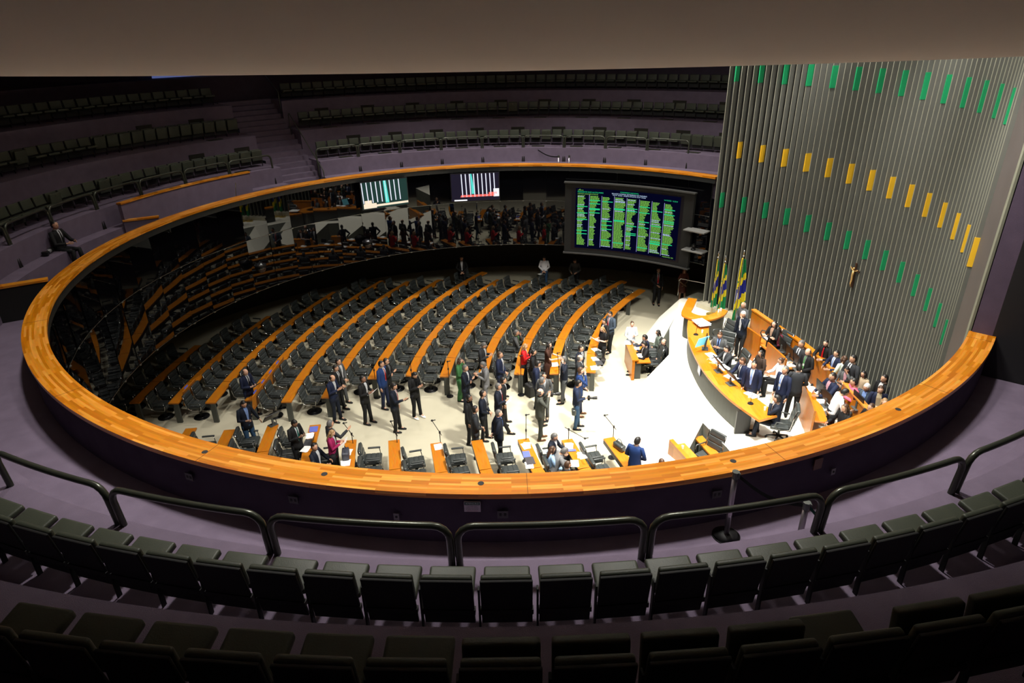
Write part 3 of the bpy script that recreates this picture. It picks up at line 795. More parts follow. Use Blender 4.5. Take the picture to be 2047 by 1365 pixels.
bm = arc_slab(PO, PI_, 2.03, 2.1); uvset(bm, uvd); link('worktop', bm, DESKW, pd)
fo = [(x + .06, y) for x, y in PO[4:]]; fi = [(x + .09, y) for x, y in PO[4:]]
link('front_panel', arc_slab(fo, fi, 1.32, 2.03), GREYP, pd)
for y_ in (-2.2, 0, 2.2):
    bm = bmesh.new(); box(bm, (6.32, y_, 1.66), (.4, .06, .72)); link('support', bm, BLACKM, pd)
bm = bmesh.new(); box(bm, (5.84, .55, 1.86), (.02, .34, .3), Matrix.Rotation(R_(-4), 3, 'Z')); link('tablet', bm, mat('tablet_blue', (.10, .12, .30), .2), pd)
ud = thing('curved_lectern_counter', 'U-shaped orange wooden counter at the far end of the presiding desk', 'desk')
UO = smooth_pts([(6.78, 5.75), (6.40, 4.9), (6.15, 4.25), (6.22, 3.92), (6.6, 3.62), (7.1, 3.66), (7.6, 4.0), (7.88, 4.42)])
UI = smooth_pts([(7.08, 5.62), (6.75, 4.85), (6.55, 4.4), (6.6, 4.2), (6.8, 4.02), (7.08, 4.06), (7.4, 4.3), (7.62, 4.68)])
bm = arc_slab(UO, UI, 2.13, 2.19); uvset(bm, uvd); link('countertop', bm, DESKW, ud)
UO2 = [((a[0] * .7 + b[0] * .3), (a[1] * .7 + b[1] * .3)) for a, b in zip(UO, UI)]; UI2 = [((a[0] * .6 + b[0] * .4), (a[1] * .6 + b[1] * .4)) for a, b in zip(UO, UI)]
link('base_panel', arc_slab(UO2, UI2, 1.3, 2.13), GREYP, ud)
# rear bench: wooden fronts towards the pit, worktop, and the tall wooden back board
rb = thing('rear_bench', 'curved wooden rear bench with panelled fronts behind the presiding desk', 'desk')
RC = (-1.34, 0)
def rarc(r, d0, d1, n=14): return [(RC[0] + r * math.cos(R_(d0 + (d1 - d0) * i / n)), RC[1] + r * math.sin(R_(d0 + (d1 - d0) * i / n))) for i in range(n + 1)]
for (d0, d1, rr) in ((17.2, 11.2, 9.66), (8.6, 1.2, 9.66), (-7.2, -16.5, 9.66)):
    bm = arc_slab(rarc(rr, d0, d1), rarc(rr + .05, d0, d1), 1.3, 2.32); uvset(bm, lambda c, n: (c.z, c.y)); link('front_board', bm, PANW, rb)
for (d0, d1) in ((17.2, 1.2), (-7.2, -16.5)):
    bm = arc_slab(rarc(9.72, d0, d1), rarc(10.04, d0, d1), 1.98, 2.03); uvset(bm, uvd); link('worktop', bm, DESKW, rb)
bb = thing('back_board', 'long curved wooden back board in front of the slat wall', 'bench')
BO = smooth_pts([(8.63, 4.19), (8.91, 2.85), (9.22, 1.48), (9.36, .39), (9.38, -.43), (9.34, -1.48), (9.28, -2.9)])
BI = [(x + .16, y + .02) for x, y in BO]
bm = arc_slab(BO, BI, 2.28, 2.33); uvset(bm, uvd); link('cap_rail', bm, DESKW, bb)
bm = arc_slab([(x + .03, y) for x, y in BO], [(x + .08, y) for x, y in BO], 1.3, 2.28); uvset(bm, lambda c, n: (c.z, c.y)); link('board', bm, PANW, bb)
# lectern in the notch near the rim, and the floor table
lt = thing('wooden_lectern', 'stepped wooden lectern beside the white ramp near the rim', 'lectern')
bm = bmesh.new(); d = Vector((.26, -.93, 0)).normalized(); aL = math.atan2(d.y, d.x); rot = Matrix.Rotation(aL, 3, 'Z'); c0 = Vector((4.42, -2.12, 0))
box(bm, c0 + d * .9 + Vector((0, 0, .55)), (1.8, .12, 1.1), rot); uvset(bm, lambda c, n: (c.y, c.z)); link('front_board', bm, DESKW, lt)
bm = bmesh.new(); box(bm, c0 + d * .95 + rot @ Vector((0, .22, .92)), (1.75, .34, .05), rot); uvset(bm, uvd); link('reading_shelf', bm, DESKW, lt)
bm = bmesh.new(); cyl(bm, c0 + d * .3 + rot @ Vector((0, .2, .945)), .035, .09, 12); tag(link('water_glass', bm, mat('glass_white', (.85, .87, .88), .1)), 'small drinking glass on the lectern shelf by the ramp', 'glass')
bm = bmesh.new(); c1 = Vector((5.50, -1.95, .98)); box(bm, c1 + Vector((-.14, -.35, 0)), (.26, .9, .05), Matrix.Rotation(R_(14), 3, 'Z')); uvset(bm, uvd)
tag(link('wall_shelf', bm, DESKW), 'orange wooden shelf on the grey wall of the dais notch', 'shelf')
st = thing('floor_table', 'small stepped wooden table on the floor with people working at it', 'table')
bm = bmesh.new(); box(bm, (4.36, 4.05, .40), (.10, 1.5, .80)); uvset(bm, uvd); link('front_board', bm, DESKW, st)
bm = bmesh.new(); box(bm, (4.42, 4.05, .80), (.24, 1.52, .05)); uvset(bm, uvd); link('upper_shelf', bm, DESKW, st)
bm = bmesh.new(); box(bm, (4.72, 4.05, .70), (.5, 1.5, .04)); uvset(bm, uvd); link('worktop', bm, DESKW, st)
bm = bmesh.new(); box(bm, (4.5, 3.42, .35), (.3, .05, .66)); link('end_leg', bm, GREYP, st)
# ================================================================ swivel chairs on the dais and at the floor table
def make_swivel():
    t = thing('swivel_chair', '', 'chair')
    bm = bmesh.new(); box(bm, (0, 0, .47), (.50, .50, .09), None, .035, seg=3); link('seat', bm, LEATH, t, True)
    bm = bmesh.new(); rot = Matrix.Rotation(R_(-14), 3, 'Y')
    for z in (.09, .26, .43, .60): box(bm, rot @ Vector((-.22, 0, z)) + Vector((0, 0, .48)), (.085, .50, .17), rot, .035, seg=3)
    link('backrest', bm, LEATH, t, True)
    for s in (-1, 1):
        bm = bmesh.new(); tube(bm, [(-.33, s * .26, 1.1), (-.27, s * .27, .8), (-.22, s * .28, .5), (.0, s * .28, .44)], .014, 6); link('back_rail', bm, CHROME, t, True)
        bm = bmesh.new(); tube(bm, [(-.22, s * .28, .68), (.12, s * .31, .70), (.16, s * .30, .6), (.08, s * .28, .46)], .02, 6); link('armrest', bm, LEATH, t, True)
    bm = bmesh.new(); cyl(bm, (0, 0, .12), .03, .32, 12); link('column', bm, BLACKM, t, True)
    for k in range(5):
        a = 2 * PI * k / 5
        bm = bmesh.new(); tube(bm, [(0, 0, .13), pol(.16, a, .11), pol(.30, a, .075)], [.03, .024, .018], 8); sphere(bm, pol(.30, a, .035), .035, .035, .035, 8, 6); link('leg', bm, BLACKM, t, True)
    return t
sw0 = make_swivel(); swu = False
def put_swivel(x, y, z, deg, lab):
    global swu
    o = copy_tree(sw0) if swu else sw0
    swu = True
    place(o, (x, y, z), R_(deg), lab)
put_swivel(7.20, -2.52, 1.3, 160, 'black swivel chair turned away at the near end of the presiding desk')
put_swivel(6.98, 1.88, 1.3, 235, 'black high-backed chair under the man in a grey suit with a phone')
put_swivel(6.95, .68, 1.3, 185, 'large black high-backed chair in the middle of the presiding desk')
put_swivel(7.12, -.12, 1.3, 195, 'black chair under the bearded man in navy at the presiding desk')
put_swivel(7.25, 2.95, 1.3, 200, 'empty black chair behind the blank far part of the presiding desk')
put_swivel(8.62, 2.75, 1.3, 150, 'empty black office chair at the far end of the rear bench')
put_swivel(8.80, 1.95, 1.3, 200, 'black office chair beside the maroon top at the rear bench')
put_swivel(5.25, 4.41, 0, 180, 'black chair of the man in a navy suit at the floor table')
put_swivel(5.12, 3.8, 0, 180, 'black chair of the man in a black suit at the floor table')
put_swivel(5.75, 3.9, 0, 200, 'grey chair of the bald man behind the floor table')
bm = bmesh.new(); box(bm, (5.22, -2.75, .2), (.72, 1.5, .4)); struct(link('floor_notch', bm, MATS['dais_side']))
put_swivel(5.32, -2.62, .4, 215, 'dark chair inside the dais notch behind the lectern')
# ================================================================ monitors, laptops, papers, microphones
def small_monitor(x, y, z, deg, lab, m=None, wdt=.5, hgt=.32, tilt=12):
    t = thing('desk_monitor', lab, 'monitor', (x, y, z), R_(deg))
    bm = bmesh.new(); rot = Matrix.Rotation(R_(-tilt), 3, 'Y'); box(bm, (0, 0, .30), (.03, wdt, hgt), rot, .006); link('screen_housing', bm, BLACKM, t)
    bm = bmesh.new(); box(bm, rot @ Vector((.017, 0, 0)) + Vector((0, 0, .30)), (.004, wdt - .03, hgt - .03), rot); link('screen', bm, m or SCRK, t)
    bm = bmesh.new(); box(bm, (-.02, 0, .12), (.03, .06, .22)); box(bm, (0, 0, .01), (.2, .26, .015), None, .004); link('stand', bm, mat('stand_grey', (.06, .065, .065), .4), t)
LB = mat('sky_screen', (.15, .5, .6), .4, emit=(.22, .72, .85), estr=.8, var=0)
small_monitor(6.25, 1.50, 2.1, 165, 'monitor with its bright light blue face turned to the gallery', None, .46, .34, 10)
bm = bmesh.new(); box(bm, (6.10, 1.38, 2.42), (.02, .46, .36), Matrix.Rotation(R_(-60), 3, 'Z') @ Matrix.Rotation(R_(20), 3, 'Y'), .004)
tag(link('blue_board', bm, LB), 'light blue lit panel standing tilted on the presiding desk', 'screen')
small_monitor(6.22, -.05, 2.1, 8, 'low black monitor lying back in front of the man sorting papers', None, .55, .32, 35)
small_monitor(6.34, -.85, 2.1, 15, 'black laptop monitor in front of the man typing', None, .5, .3, 35)
for (x, y, lab) in ((8.66, 1.35, 'black monitor on the rear bench nearest the woman with folded arms'), (8.66, .75, 'second black monitor on the rear bench from the far end'), (8.66, .1, 'black monitor on the rear bench before the charcoal suit'), (8.62, -1.55, 'black monitor on the near rear bench beside the newspaper'), (8.58, -2.05, 'black monitor on the near rear bench before the red skirt'), (9.35, -2.2, 'wide black monitor half hidden by the rim counter')):
    small_monitor(x, y, 2.03, 2, lab, None, .5, .34, 8)
def sheet(x, y, z, deg, lab, m=PAPER, s=(.21, .30), n=1, cat='paper', nm='paper_sheet', h=.004):
    bm = bmesh.new()
    for i in range(n): box(bm, (random.uniform(-.03, .03) * (n > 1), random.uniform(-.03, .03) * (n > 1), h * (i + .5)), (s[0], s[1], h), Matrix.Rotation(random.uniform(-.25, .25) * (n > 1), 3, 'Z'))
    o = link(nm, bm, m); o.location = (x, y, z); o.rotation_euler = (0, 0, R_(deg)); tag(o, lab, cat)
random.seed(5)
for (x, y, a, lab) in ((-2.14, -1.80, 5, 'white sheet at the aisle end of the desk with a green dot'), (.40, -1.82, 8, 'white paper stack at the aisle end of the desk beside the photographer'), (.44, -2.72, 8, 'white sheet beside the black laptop on the near desk'),
        (-5.96, -1.1, 15, 'white printed pages at the aisle end by the bearded man in black'), (-5.93, -1.75, 0, 'white pages in front of the seated bearded man'), (-4.70, -1.98, 0, 'white pages on the desk under the blue handbag'), (-4.62, -2.5, 12, 'white pages beside the handbag, nearest the rim'),
        (1.62, -1.85, 0, 'white sheets by the aisle microphone of the grey-haired seated man'), (1.70, -2.72, 0, 'open white papers in front of the leaning grey suit'), (1.93, -2.35, 10, 'white sheets under the leaning man\'s hand'),
        (3.00, 3.55, 20, 'white sheets on the front desk next to the black bag'), (2.9, 2.9, 10, 'white sheets at the aisle end of the front desk'), (1.52, 12.75, 30, 'white sheets at the far end of a desk by the white blouse'), (3.14, 4.3, 15, 'upright looking white pages on the front desk by the black top'),
        (1.54, 3.2, 0, 'white pages on the desk beside the brown dress'), (-.95, 2.75, 0, 'white pages on the desk between the two grey-haired men')):
    sheet(x, y, .762, a, lab, n=2)
for (x, y, a, lab) in ((4.66, 4.45, 0, 'white pages under the navy suit at the floor table'), (4.70, 3.85, 0, 'white pages under the black suit at the floor table')): sheet(x, y, .722, a, lab, n=2)
sheet(4.42, 4.7, .826, 10, 'white pages on the upper shelf of the floor table', n=2)
for (x, y, a, lab) in ((6.33, 1.0, 20, 'small white notes beside the light blue panel'), (6.35, .62, 10, 'white papers being sorted at the presiding desk'), (6.45, .2, 20, 'long white page at the presiding desk behind the low monitor'), (6.50, -.45, 20, 'white pages between the two desk monitors'), (6.75, -1.5, 25, 'white pages near the standing man with a light blue tie'), (6.62, 3.35, 12, 'large white book at the joint of desk and U-shaped counter')):
    sheet(x, y, 2.102 if y < 3 else 2.2, a, lab, n=3, s=(.24, .36) if y < 3 else (.42, .55), h=.004 if y < 3 else .012)
for (x, y, a, lab) in ((8.64, 2.3, 0, 'white pages on the rear bench behind the folded-arms woman'), (8.55, .45, 0, 'white pages on the rear bench in front of the tied-back hair'), (8.62, -1.15, 0, 'white and blue pages on the near rear bench'), (8.6, -1.85, 0, 'newspaper pages on the near rear bench before the white shirt'), (8.65, -2.5, 0, 'white pages on the rear bench beside the red skirt')):
    sheet(x, y, 2.032, a, lab, n=2, s=(.24, .34))
sheet(.38, -2.25, .772, 8, 'blue booklet on the desk beside the photographer', BLUEP, (.2, .3), 1, 'booklet', 'booklet', .01)
sheet(1.66, -2.1, .772, 4, 'narrow dark blue booklet on the desk of the seated grey-haired man', BLUEP, (.22, .1), 1, 'booklet', 'booklet', .01)
sheet(-5.96, -.72, .762, 20, 'blue and white magazines at the aisle end of a near desk', BLUEP, (.22, .3), 2, 'magazine', 'magazine', .006)
sheet(.47, -2.55, .772, 10, 'closed dark folder on the desk beside the photographer', mat('folder_dark', (.05, .045, .05), .5), (.24, .34), 1, 'folder', 'folder', .012)
def laptop(x, y, z, deg, lab, lid=True):
    t = thing('laptop', lab, 'laptop', (x, y, z), R_(deg))
    bm = bmesh.new(); box(bm, (0, 0, .008), (.24, .34, .016), None, .003); link('keyboard', bm, mat('laptop_grey', (.05, .05, .055), .4), t)
    bm = bmesh.new(); box(bm, (.15, 0, .11), (.012, .34, .22), Matrix.Rotation(R_(18), 3, 'Y'), .003); link('lid', bm, BLACKM, t)
laptop(-5.93, -1.45, .762, 0, 'open black laptop between papers on the desk of the bearded man in black')
laptop(3.12, 3.25, .762, 10, 'open black laptop on the front desk by the bald charcoal suit')
laptop(4.66, 4.7, .722, 180, 'open black laptop of the navy suit at the floor table')
# handbags
def bag(x, y, z, deg, m, lab, s=(.2, .36, .24)):
    t = thing('handbag', lab, 'bag', (x, y, z), R_(deg))
    bm = bmesh.new(); box(bm, (0, 0, s[2] / 2), s, None, .05, seg=3); link('body', bm, m, t, True)
    bm = bmesh.new(); tube(bm, [(0, -s[1] * .3, s[2] * .9)] + [(0, -s[1] * .3 * math.cos(i * PI / 8), s[2] * .9 + .16 * math.sin(i * PI / 8)) for i in range(1, 8)] + [(0, s[1] * .3, s[2] * .9)], .01, 6); link('handle', bm, m, t, True)
bag(-4.66, -2.22, .762, 10, mat('bag_slate', (.05, .055, .075), .4), 'slate blue handbag with a round handle on a near desk')
bag(3.0, -2.05, .762, 30, LEATH, 'black camera lens bag on the last near desk by the blue suit', (.18, .4, .18))
bag(3.16, 3.75, .762, 10, LEATH, 'black bag on the front desk by the woman in black', (.2, .34, .18))
bag(.62, 2.35, 0, 30, SHELLK, 'black rucksack on the floor by the desk post under the red blazer', (.25, .36, .45))
bag(1.92, .05, .62, 0, LEATH, 'black camera pouch hanging at the hip of the man in blue jeans', (.14, .2, .2))
# tilted lid desk fronts (two raised wooden lids in the left rows)
for (k, a, ln, lab) in ((4, 1.9, 2.9, 'long raised wooden desk lid in front of the bald man in navy'), (2, .5, .9, 'short raised wooden desk lid at the end of the left row')):
    r = ROWS[k][0]; p = dpt(r - .20, a, .74)
    bm = bmesh.new(); box(bm, (0, 0, 0), (.03, ln, .52), Matrix.Rotation(R_(8), 3, 'Y')); uvset(bm, lambda c, n: (c.y, c.z))
    t = thing('raised_lid', lab, 'panel', p, -R_(a)); link('board', bm, DESKW, t)
    for i in range(int(ln / .7)):
        bm = bmesh.new(); box(bm, (-.02, -ln / 2 + .35 + .7 * i, .25), (.02, .22, .05)); link('small_display', bm, mat('disp_blue', (.08, .1, .4), .3, emit=(.05, .07, .35), estr=.5), t)
# microphones on boom stands
def mic_stand(j, h, lab, hz=1.5):
    t = thing('microphone_stand', lab, 'microphone', (j[0], j[1], 0))
    dx, dy = h[0] - j[0], h[1] - j[1]
    bm = bmesh.new(); cyl(bm, (0, 0, 0), .12, .02, 20); link('base', bm, BLACKM, t)
    bm = bmesh.new(); tube(bm, [(0, 0, .02), (0, 0, 1.08)], .012, 8); box(bm, (0, 0, 1.08), (.05, .05, .07), None, .01); link('pole', bm, BLACKM, t)
    e = Vector((dx, dy, hz)); s_ = Vector((0, 0, 1.08))
    bm = bmesh.new(); tube(bm, [s_ - (e - s_) * .25, e], .010, 8); link('boom', bm, BLACKM, t)
    u = (e - s_).normalized(); u = (u + Vector((0.4, -.2, .2))).normalized()
    bm = bmesh.new(); tube(bm, [e, e + Vector((.10, 0, .02))], .014, 8); sphere(bm, e - Vector((.0, 0, 0)), .032, .032, .032, 10, 8); link('microphone', bm, SHELLK, t, True)
ML = [((-4.62, -1.52), (-4.78, -1.6), 'at the hand of the grey-haired man in a dark suit'), ((-3.34, -1.52), (-3.45, -1.55), 'at the near desk behind the navy phone holder'), ((-2.09, -1.52), (-2.28, -1.55), 'at the near desk with the green dot'), ((.39, -1.5), (.40, -1.35), 'between the stout navy man and the photographer'),
      ((1.62, -1.5), (1.95, -2.6), 'with its boom swung low over the near desk'), ((2.93, -1.4), (2.64, -1.45), 'on the open floor beside the last near desk'), ((.32, 2.40), (.31, 2.45), 'at the desk end by the red blazer'), ((1.62, 2.42), (1.58, 2.6), 'at the desk end by the brown dress'),
      ((-2.16, 2.40), (-2.14, 2.13), 'at the desk end by the green jumpsuit'), ((-4.7, 2.42), (-4.7, 2.5), 'at the desk end behind the bright blue suit'), ((-3.43, 2.38), (-3.44, 2.5), 'at the desk end behind the white trainers'), ((-7.3, -.12), (-7.2, -.3), 'at the near desk end beside the black tilted monitor')]
for j, h, lab in ML: mic_stand(j, h, 'black boom microphone stand ' + lab)
small_monitor(-7.28, -.45, .76, 140, 'black tilted monitor hanging over the near desk end at left', None, .5, .34, 40)
def goose(x, y, z, lab):
    t = thing('desk_microphone', lab, 'microphone', (x, y, z))
    bm = bmesh.new(); cyl(bm, (0, 0, 0), .085, .025, 20, r2=.07); link('base', bm, BLACKM, t)
    bm = bmesh.new(); tube(bm, [(0, 0, .02), (.0, 0, .2), (.03, .01, .34)], .007, 6); sphere(bm, (.035, .012, .36), .016, .016, .025); link('gooseneck', bm, BLACKM, t)
goose(6.55, -1.95, 2.1, 'slender black desk microphone near the near end of the presiding desk'); goose(6.25, 2.6, 2.1, 'slender black desk microphone on the far part of the presiding desk')
for (x, y, z, lab) in ((6.62, -1.62, 2.1, 'clear glass left of the near desk microphone'), (6.82, -2.3, 2.1, 'clear glass nearest the slumped man on the desk'), (6.5, 2.75, 2.1, 'clear glass beside the far desk microphone'), (7.5, 4.3, 2.19, 'small glass on the U-shaped counter, left'), (7.62, 4.42, 2.19, 'small glass on the U-shaped counter, right')):
    bm = bmesh.new(); cyl(bm, (0, 0, 0), .03, .1, 14, r2=.034); o = link('drinking_glass', bm, mat('tumbler', (.9, .92, .95), .08, var=0)); o.location = (x, y, z); tag(o, lab, 'glass')
# ================================================================ flags and crucifix
def flag(x, y, zb_, h, lab, wd=.55, deg=0, kind=0):
    t = thing('flag', lab, 'flag', (x, y, zb_), R_(deg))
    bm = bmesh.new(); cyl(bm, (0, 0, 0), .2, .05, 24); link('flag_base', bm, mat('brass', (.6, .42, .08), .3, metal=.8), t)
    bm = bmesh.new(); tube(bm, [(0, 0, .05), (0, 0, h)], .018, 8); link('pole', bm, mat('pole_wood', (.3, .22, .1), .4), t)
    bm = bmesh.new(); sphere(bm, (0, 0, h + .03), .04, .04, .05); cyl(bm, (0, 0, h - .14), .06, .02, 12); link('finial', bm, CHROME, t, True)
    # draped cloth: folded cone-like sheet; material by design position
    nu, nv = 26, 40; Hc = h - .55
    bm = bmesh.new(); V = []
    for j in range(nv + 1):
        v = j / nv; row = []
        ww = .06 + wd * (.25 + .75 * v ** .8)
        for i in range(nu + 1):
            u = i / nu
            row.append(bm.verts.new((.045 * math.sin(u * 13 + v * 2) * (.3 + v), (u - .35) * ww, h - .2 - Hc * v - .1 * u * (1 - v))))
        V.append(row)
    for j in range(nv):
        for i in range(nu):
            f = bm.faces.new((V[j][i], V[j][i + 1], V[j + 1][i + 1], V[j + 1][i]))
            u, v = (i + .5) / nu, (j + .5) / nv
            w = v + (u - .5) * .16
            mi = 0 if w < .30 or w > .78 else (2 if .41 < w < .63 else 1)
            if v < .34 and u < .16: mi = 1
            if mi == 2 and .16 < u - (v - .5) * .5 < .30: mi = 3
            f.material_index = mi
    bmesh.ops.solidify(bm, geom=bm.faces[:], thickness=.006)
    link('cloth', bm, [mat('flag_green', (.01, .30, .10), .7), mat('flag_yellow', (.9, .75, .03), .7), mat('flag_blue', (.02, .03, .33), .7), mat('flag_white', (.85, .85, .85), .7)], t, True)
flag(8.30, 4.75, 1.3, 2.98, 'tall draped national flag, green with yellow diamond and blue disc, beside the back board', .70, -55)
flag(8.02, 5.75, 1.3, 2.45, 'smaller draped flag of green and yellow near the end of the slat wall', .40, -55)
flag(7.85, 6.1, 1.3, 2.5, 'second thin draped flag on a pale pole behind the smaller flag', .22, -55)
t = thing('crucifix', 'small dark crucifix with a golden figure hanging on the slat wall', 'crucifix', wpol(WR - .04, 3.6, 4.75), R_(3.6))
bm = bmesh.new(); box(bm, (0, 0, .05), (.03, .05, .75)); box(bm, (0, 0, .22), (.03, .44, .05)); link('cross', bm, mat('dark_wood', (.05, .02, .01), .5), t)
bm = bmesh.new()
tube(bm, [(-.04, 0, .2), (-.05, .01, .05), (-.045, .0, -.08), (-.05, .02, -.2), (-.04, 0, -.3)], [.035, .035, .03, .022, .015], 8)
tube(bm, [(-.04, -.19, .26), (-.04, -.08, .2), (-.045, 0, .19), (-.04, .08, .2), (-.04, .19, .26)], [.012, .016, .02, .016, .012], 8); sphere(bm, (-.05, 0, .26), .03, .03, .038)
link('figure', bm, mat('gold_figure', (.65, .42, .16), .35, metal=.6), t, True)
# ================================================================ people
CL = dict(navy=(.009, .014, .040), navydk=(.006, .009, .019), black=(.008, .008, .009), charcoal=(.022, .024, .028), grey=(.075, .078, .08), ltgrey=(.16, .16, .165), slate=(.05, .07, .10), blue=(.012, .035, .13), olive=(.055, .058, .048), olivedk=(.03, .032, .028),
          inky=(.012, .02, .05), magenta=(.27, .010, .075), green=(.045, .15, .05), red=(.55, .012, .015), brown=(.055, .022, .014), jean=(.025, .06, .12), khaki=(.28, .21, .12), white=(.78, .78, .8), floral=(.62, .68, .76), sage=(.13, .16, .13), sagelt=(.55, .62, .52), ltblue=(.28, .42, .62),
          lace=(.035, .022, .016), maroon=(.09, .01, .02), beige=(.42, .33, .22), pink=(.75, .12, .20), redsk=(.55, .01, .02), w=(.82, .83, .86), k=(.01, .01, .012), g=(.02, .16, .12), lb=(.32, .48, .85), gr=(.2, .2, .21), gn=(.12, .4, .12), pk=(.75, .45, .52), cream=(.7, .6, .42), nude=(.55, .36, .25), print=(.20, .05, .04), br=(.10, .045, .02))
CL['print'] = (.20, .05, .04)
SKIN = dict(a=(.72, .42, .30), b=(.56, .31, .20), c=(.26, .13, .08))
HAIRC = dict(k=(.010, .008, .007), br=(.06, .028, .014), g=(.105, .10, .095), w=(.62, .6, .57), bl=(.30, .18, .08), r=(.18, .03, .01))
def cloth(k):
    if k == 'floral':
        m = mat('cloth_floral', CL[k], .8, var=.35, scale=14); return m
    if k == 'print': return mat('cloth_print', CL[k], .8, var=.9, scale=11)
    return mat('cloth_' + k, CL[k], .75, var=.12, scale=8, bump=.15, bscale=40, spec=.25)
def skinm(k): return mat('skin_' + k, SKIN[k], .5, var=.06, scale=12)
def hairm(k): return mat('hair_' + k, HAIRC[k], .5, var=.3, scale=30)
EYEM = mat('eye_dark', (.02, .015, .012), .3); LIPM = mat('lips', (.30, .09, .08), .5)
ARM = {'down': ((0, .055, -.30), (.05, .05, -.56)), 'phone': ((.04, .06, -.28), (.27, -.09, -.17)), 'tab': ((.03, .06, -.29), (.27, -.08, -.27)), 'paper': ((.03, .07, -.28), (.25, -.07, -.22)), 'phone1': ((.02, .07, -.29), (.27, -.02, -.24)),
       'clasp': ((.02, .09, -.28), (.20, -.14, -.44)), 'cross': ((.10, .07, -.27), (.22, -.24, -.22)), 'back': ((-.10, .09, -.27), (-.17, -.13, -.47)), 'face': ((.20, .04, -.20), (.17, -.13, .08)), 'ear': ((.12, .16, -.16), (.07, -.06, .12)),
       'hand': ((-.02, .12, -.27), (.06, .20, -.50)), 'mic': ((.16, .08, -.18), (.42, .02, -.08)), 'point': ((.10, .03, -.27), (.36, 0, -.18)), 'hip': ((-.08, .20, -.20), (.02, .02, -.42)), 'camera': ((.16, .08, -.20), (.26, -.10, .07)),
       'desk': ((.13, .10, -.28), (.36, -.03, -.27)), 'fwd': ((.20, .05, -.22), (.46, -.02, -.22))}
PEND = []
def head_mesh(bm, Mh, female=False):
    """face, nose, eyes, mouth, ears; Mh places the head centre"""
    n0 = len(bm.verts); nu, nv = 16, 12; rings = []
    for j in range(nv + 1):
        t = PI * j / nv; z = -math.cos(t); s = max(.03, math.sin(t)); r = []
        for i in range(nu):
            a = 2 * PI * i / nu; cx, cy = math.cos(a), math.sin(a)
            x, y = .096 * s * cx, .075 * s * cy; zz = .118 * z
            if z < 0: k = 1 - .30 * (-z) ** 1.3; y *= k; x = x * (1 - .12 * -z) + .012 * -z
            if cx > .3 and -.25 < z < .12: x -= .004
            if cx < -.3: x *= 1.06
            r.append(bm.verts.new(Mh @ Vector((x, y, zz))))
        rings.append(r)
    for j in range(nv): bridge(bm, rings[j], rings[j + 1])
    cap(bm, rings[0]); cap(bm, rings[-1], 0, True)
    def P(*L): return [bm.verts.new(Mh @ Vector(p)) for p in L]
    a = P((.088, 0, .022), (.092, .016, -.028), (.092, -.016, -.028), (.122, 0, -.024))
    for f in ((0, 3, 1), (0, 2, 3), (1, 3, 2)): bm.faces.new([a[i] for i in f])
    for s in (-1, 1):
        e = P((.0905, s * .016, .012), (.082, s * .044, .012), (.0845, s * .042, .025), (.0925, s * .016, .025)); f = bm.faces.new(e); f.material_index = 1
        e = P((-.002, s * .074, -.018), (.018, s * .076, -.01), (.012, s * .084, .022), (-.012, s * .088, .022)); bm.faces.new(e)
    e = P((.0915, -.022, -.052), (.0915, .022, -.052), (.0925, .018, -.062), (.0925, -.018, -.062)); f = bm.faces.new(e); f.material_index = 2
def hair_mesh(style, Mh):
    bm = bmesh.new(); st = style.split('_')[0]
    if st in ('bald', 'balding') and style == 'bald': band = True
    band = st in ('bald', 'balding'); nu, nv = 18, 12; rows = []
    for j in range(nv + 1):
        t = PI * j / nv; s = max(.03, math.sin(t))
        rows.append([(.102 * s * math.cos(2 * PI * i / nu) - .010, .081 * s * math.sin(2 * PI * i / nu), -.124 * math.cos(t) + .006) for i in range(nu)])
    V = {}
    def v(j, i):
        if (j, i % nu) not in V: V[(j, i % nu)] = bm.verts.new(Mh @ Vector(rows[j][i % nu]))
        return V[(j, i % nu)]
    for j in range(nv):
        for i in range(nu):
            c = [sum(rows[a][b % nu][k] for a, b in ((j, i), (j, i + 1), (j + 1, i), (j + 1, i + 1))) / 4 for k in range(3)]
            if c[0] > .0 and c[2] < .066 + .55 * (c[0] - .03) and (c[0] > .02 or c[2] < .0): continue
            if c[2] < -.045 - (.03 if c[0] < -.05 else 0) : continue
            if band and (c[2] > .055 or c[0] > .0): continue
            bm.faces.new((v(j, i), v(j, i + 1), v(j + 1, i + 1), v(j + 1, i)))
    if st == 'long':
        rs = []
        for k in range(6):
            t = k / 5; rs.append((Mh @ Vector((-.055 - .02 * math.sin(t * PI), 0, .04 - .36 * t)), .042 * (1 - .3 * t), .094 - .02 * t, Mh.to_3x3() @ Vector((1, 0, 0)), Mh.to_3x3() @ Vector((0, 1, 0))))
        loft(bm, rs, 12)
        for s in (-1, 1): tube(bm, [Mh @ Vector((.03, s * .075, .05)), Mh @ Vector((.02, s * .085, -.06)), Mh @ Vector((.01, s * .085, -.20))], [.022, .024, .012], 8)
    if st == 'bun': sphere(bm, Mh @ Vector((-.115, 0, .045)), .042, .042, .042, 10, 8)
    if st == 'pony': sphere(bm, Mh @ Vector((-.11, 0, .03)), .035, .035, .04, 10, 8); tube(bm, [Mh @ Vector((-.12, 0, .02)), Mh @ Vector((-.15, 0, -.08)), Mh @ Vector((-.13, 0, -.2))], [.03, .032, .012], 8)
    return bm
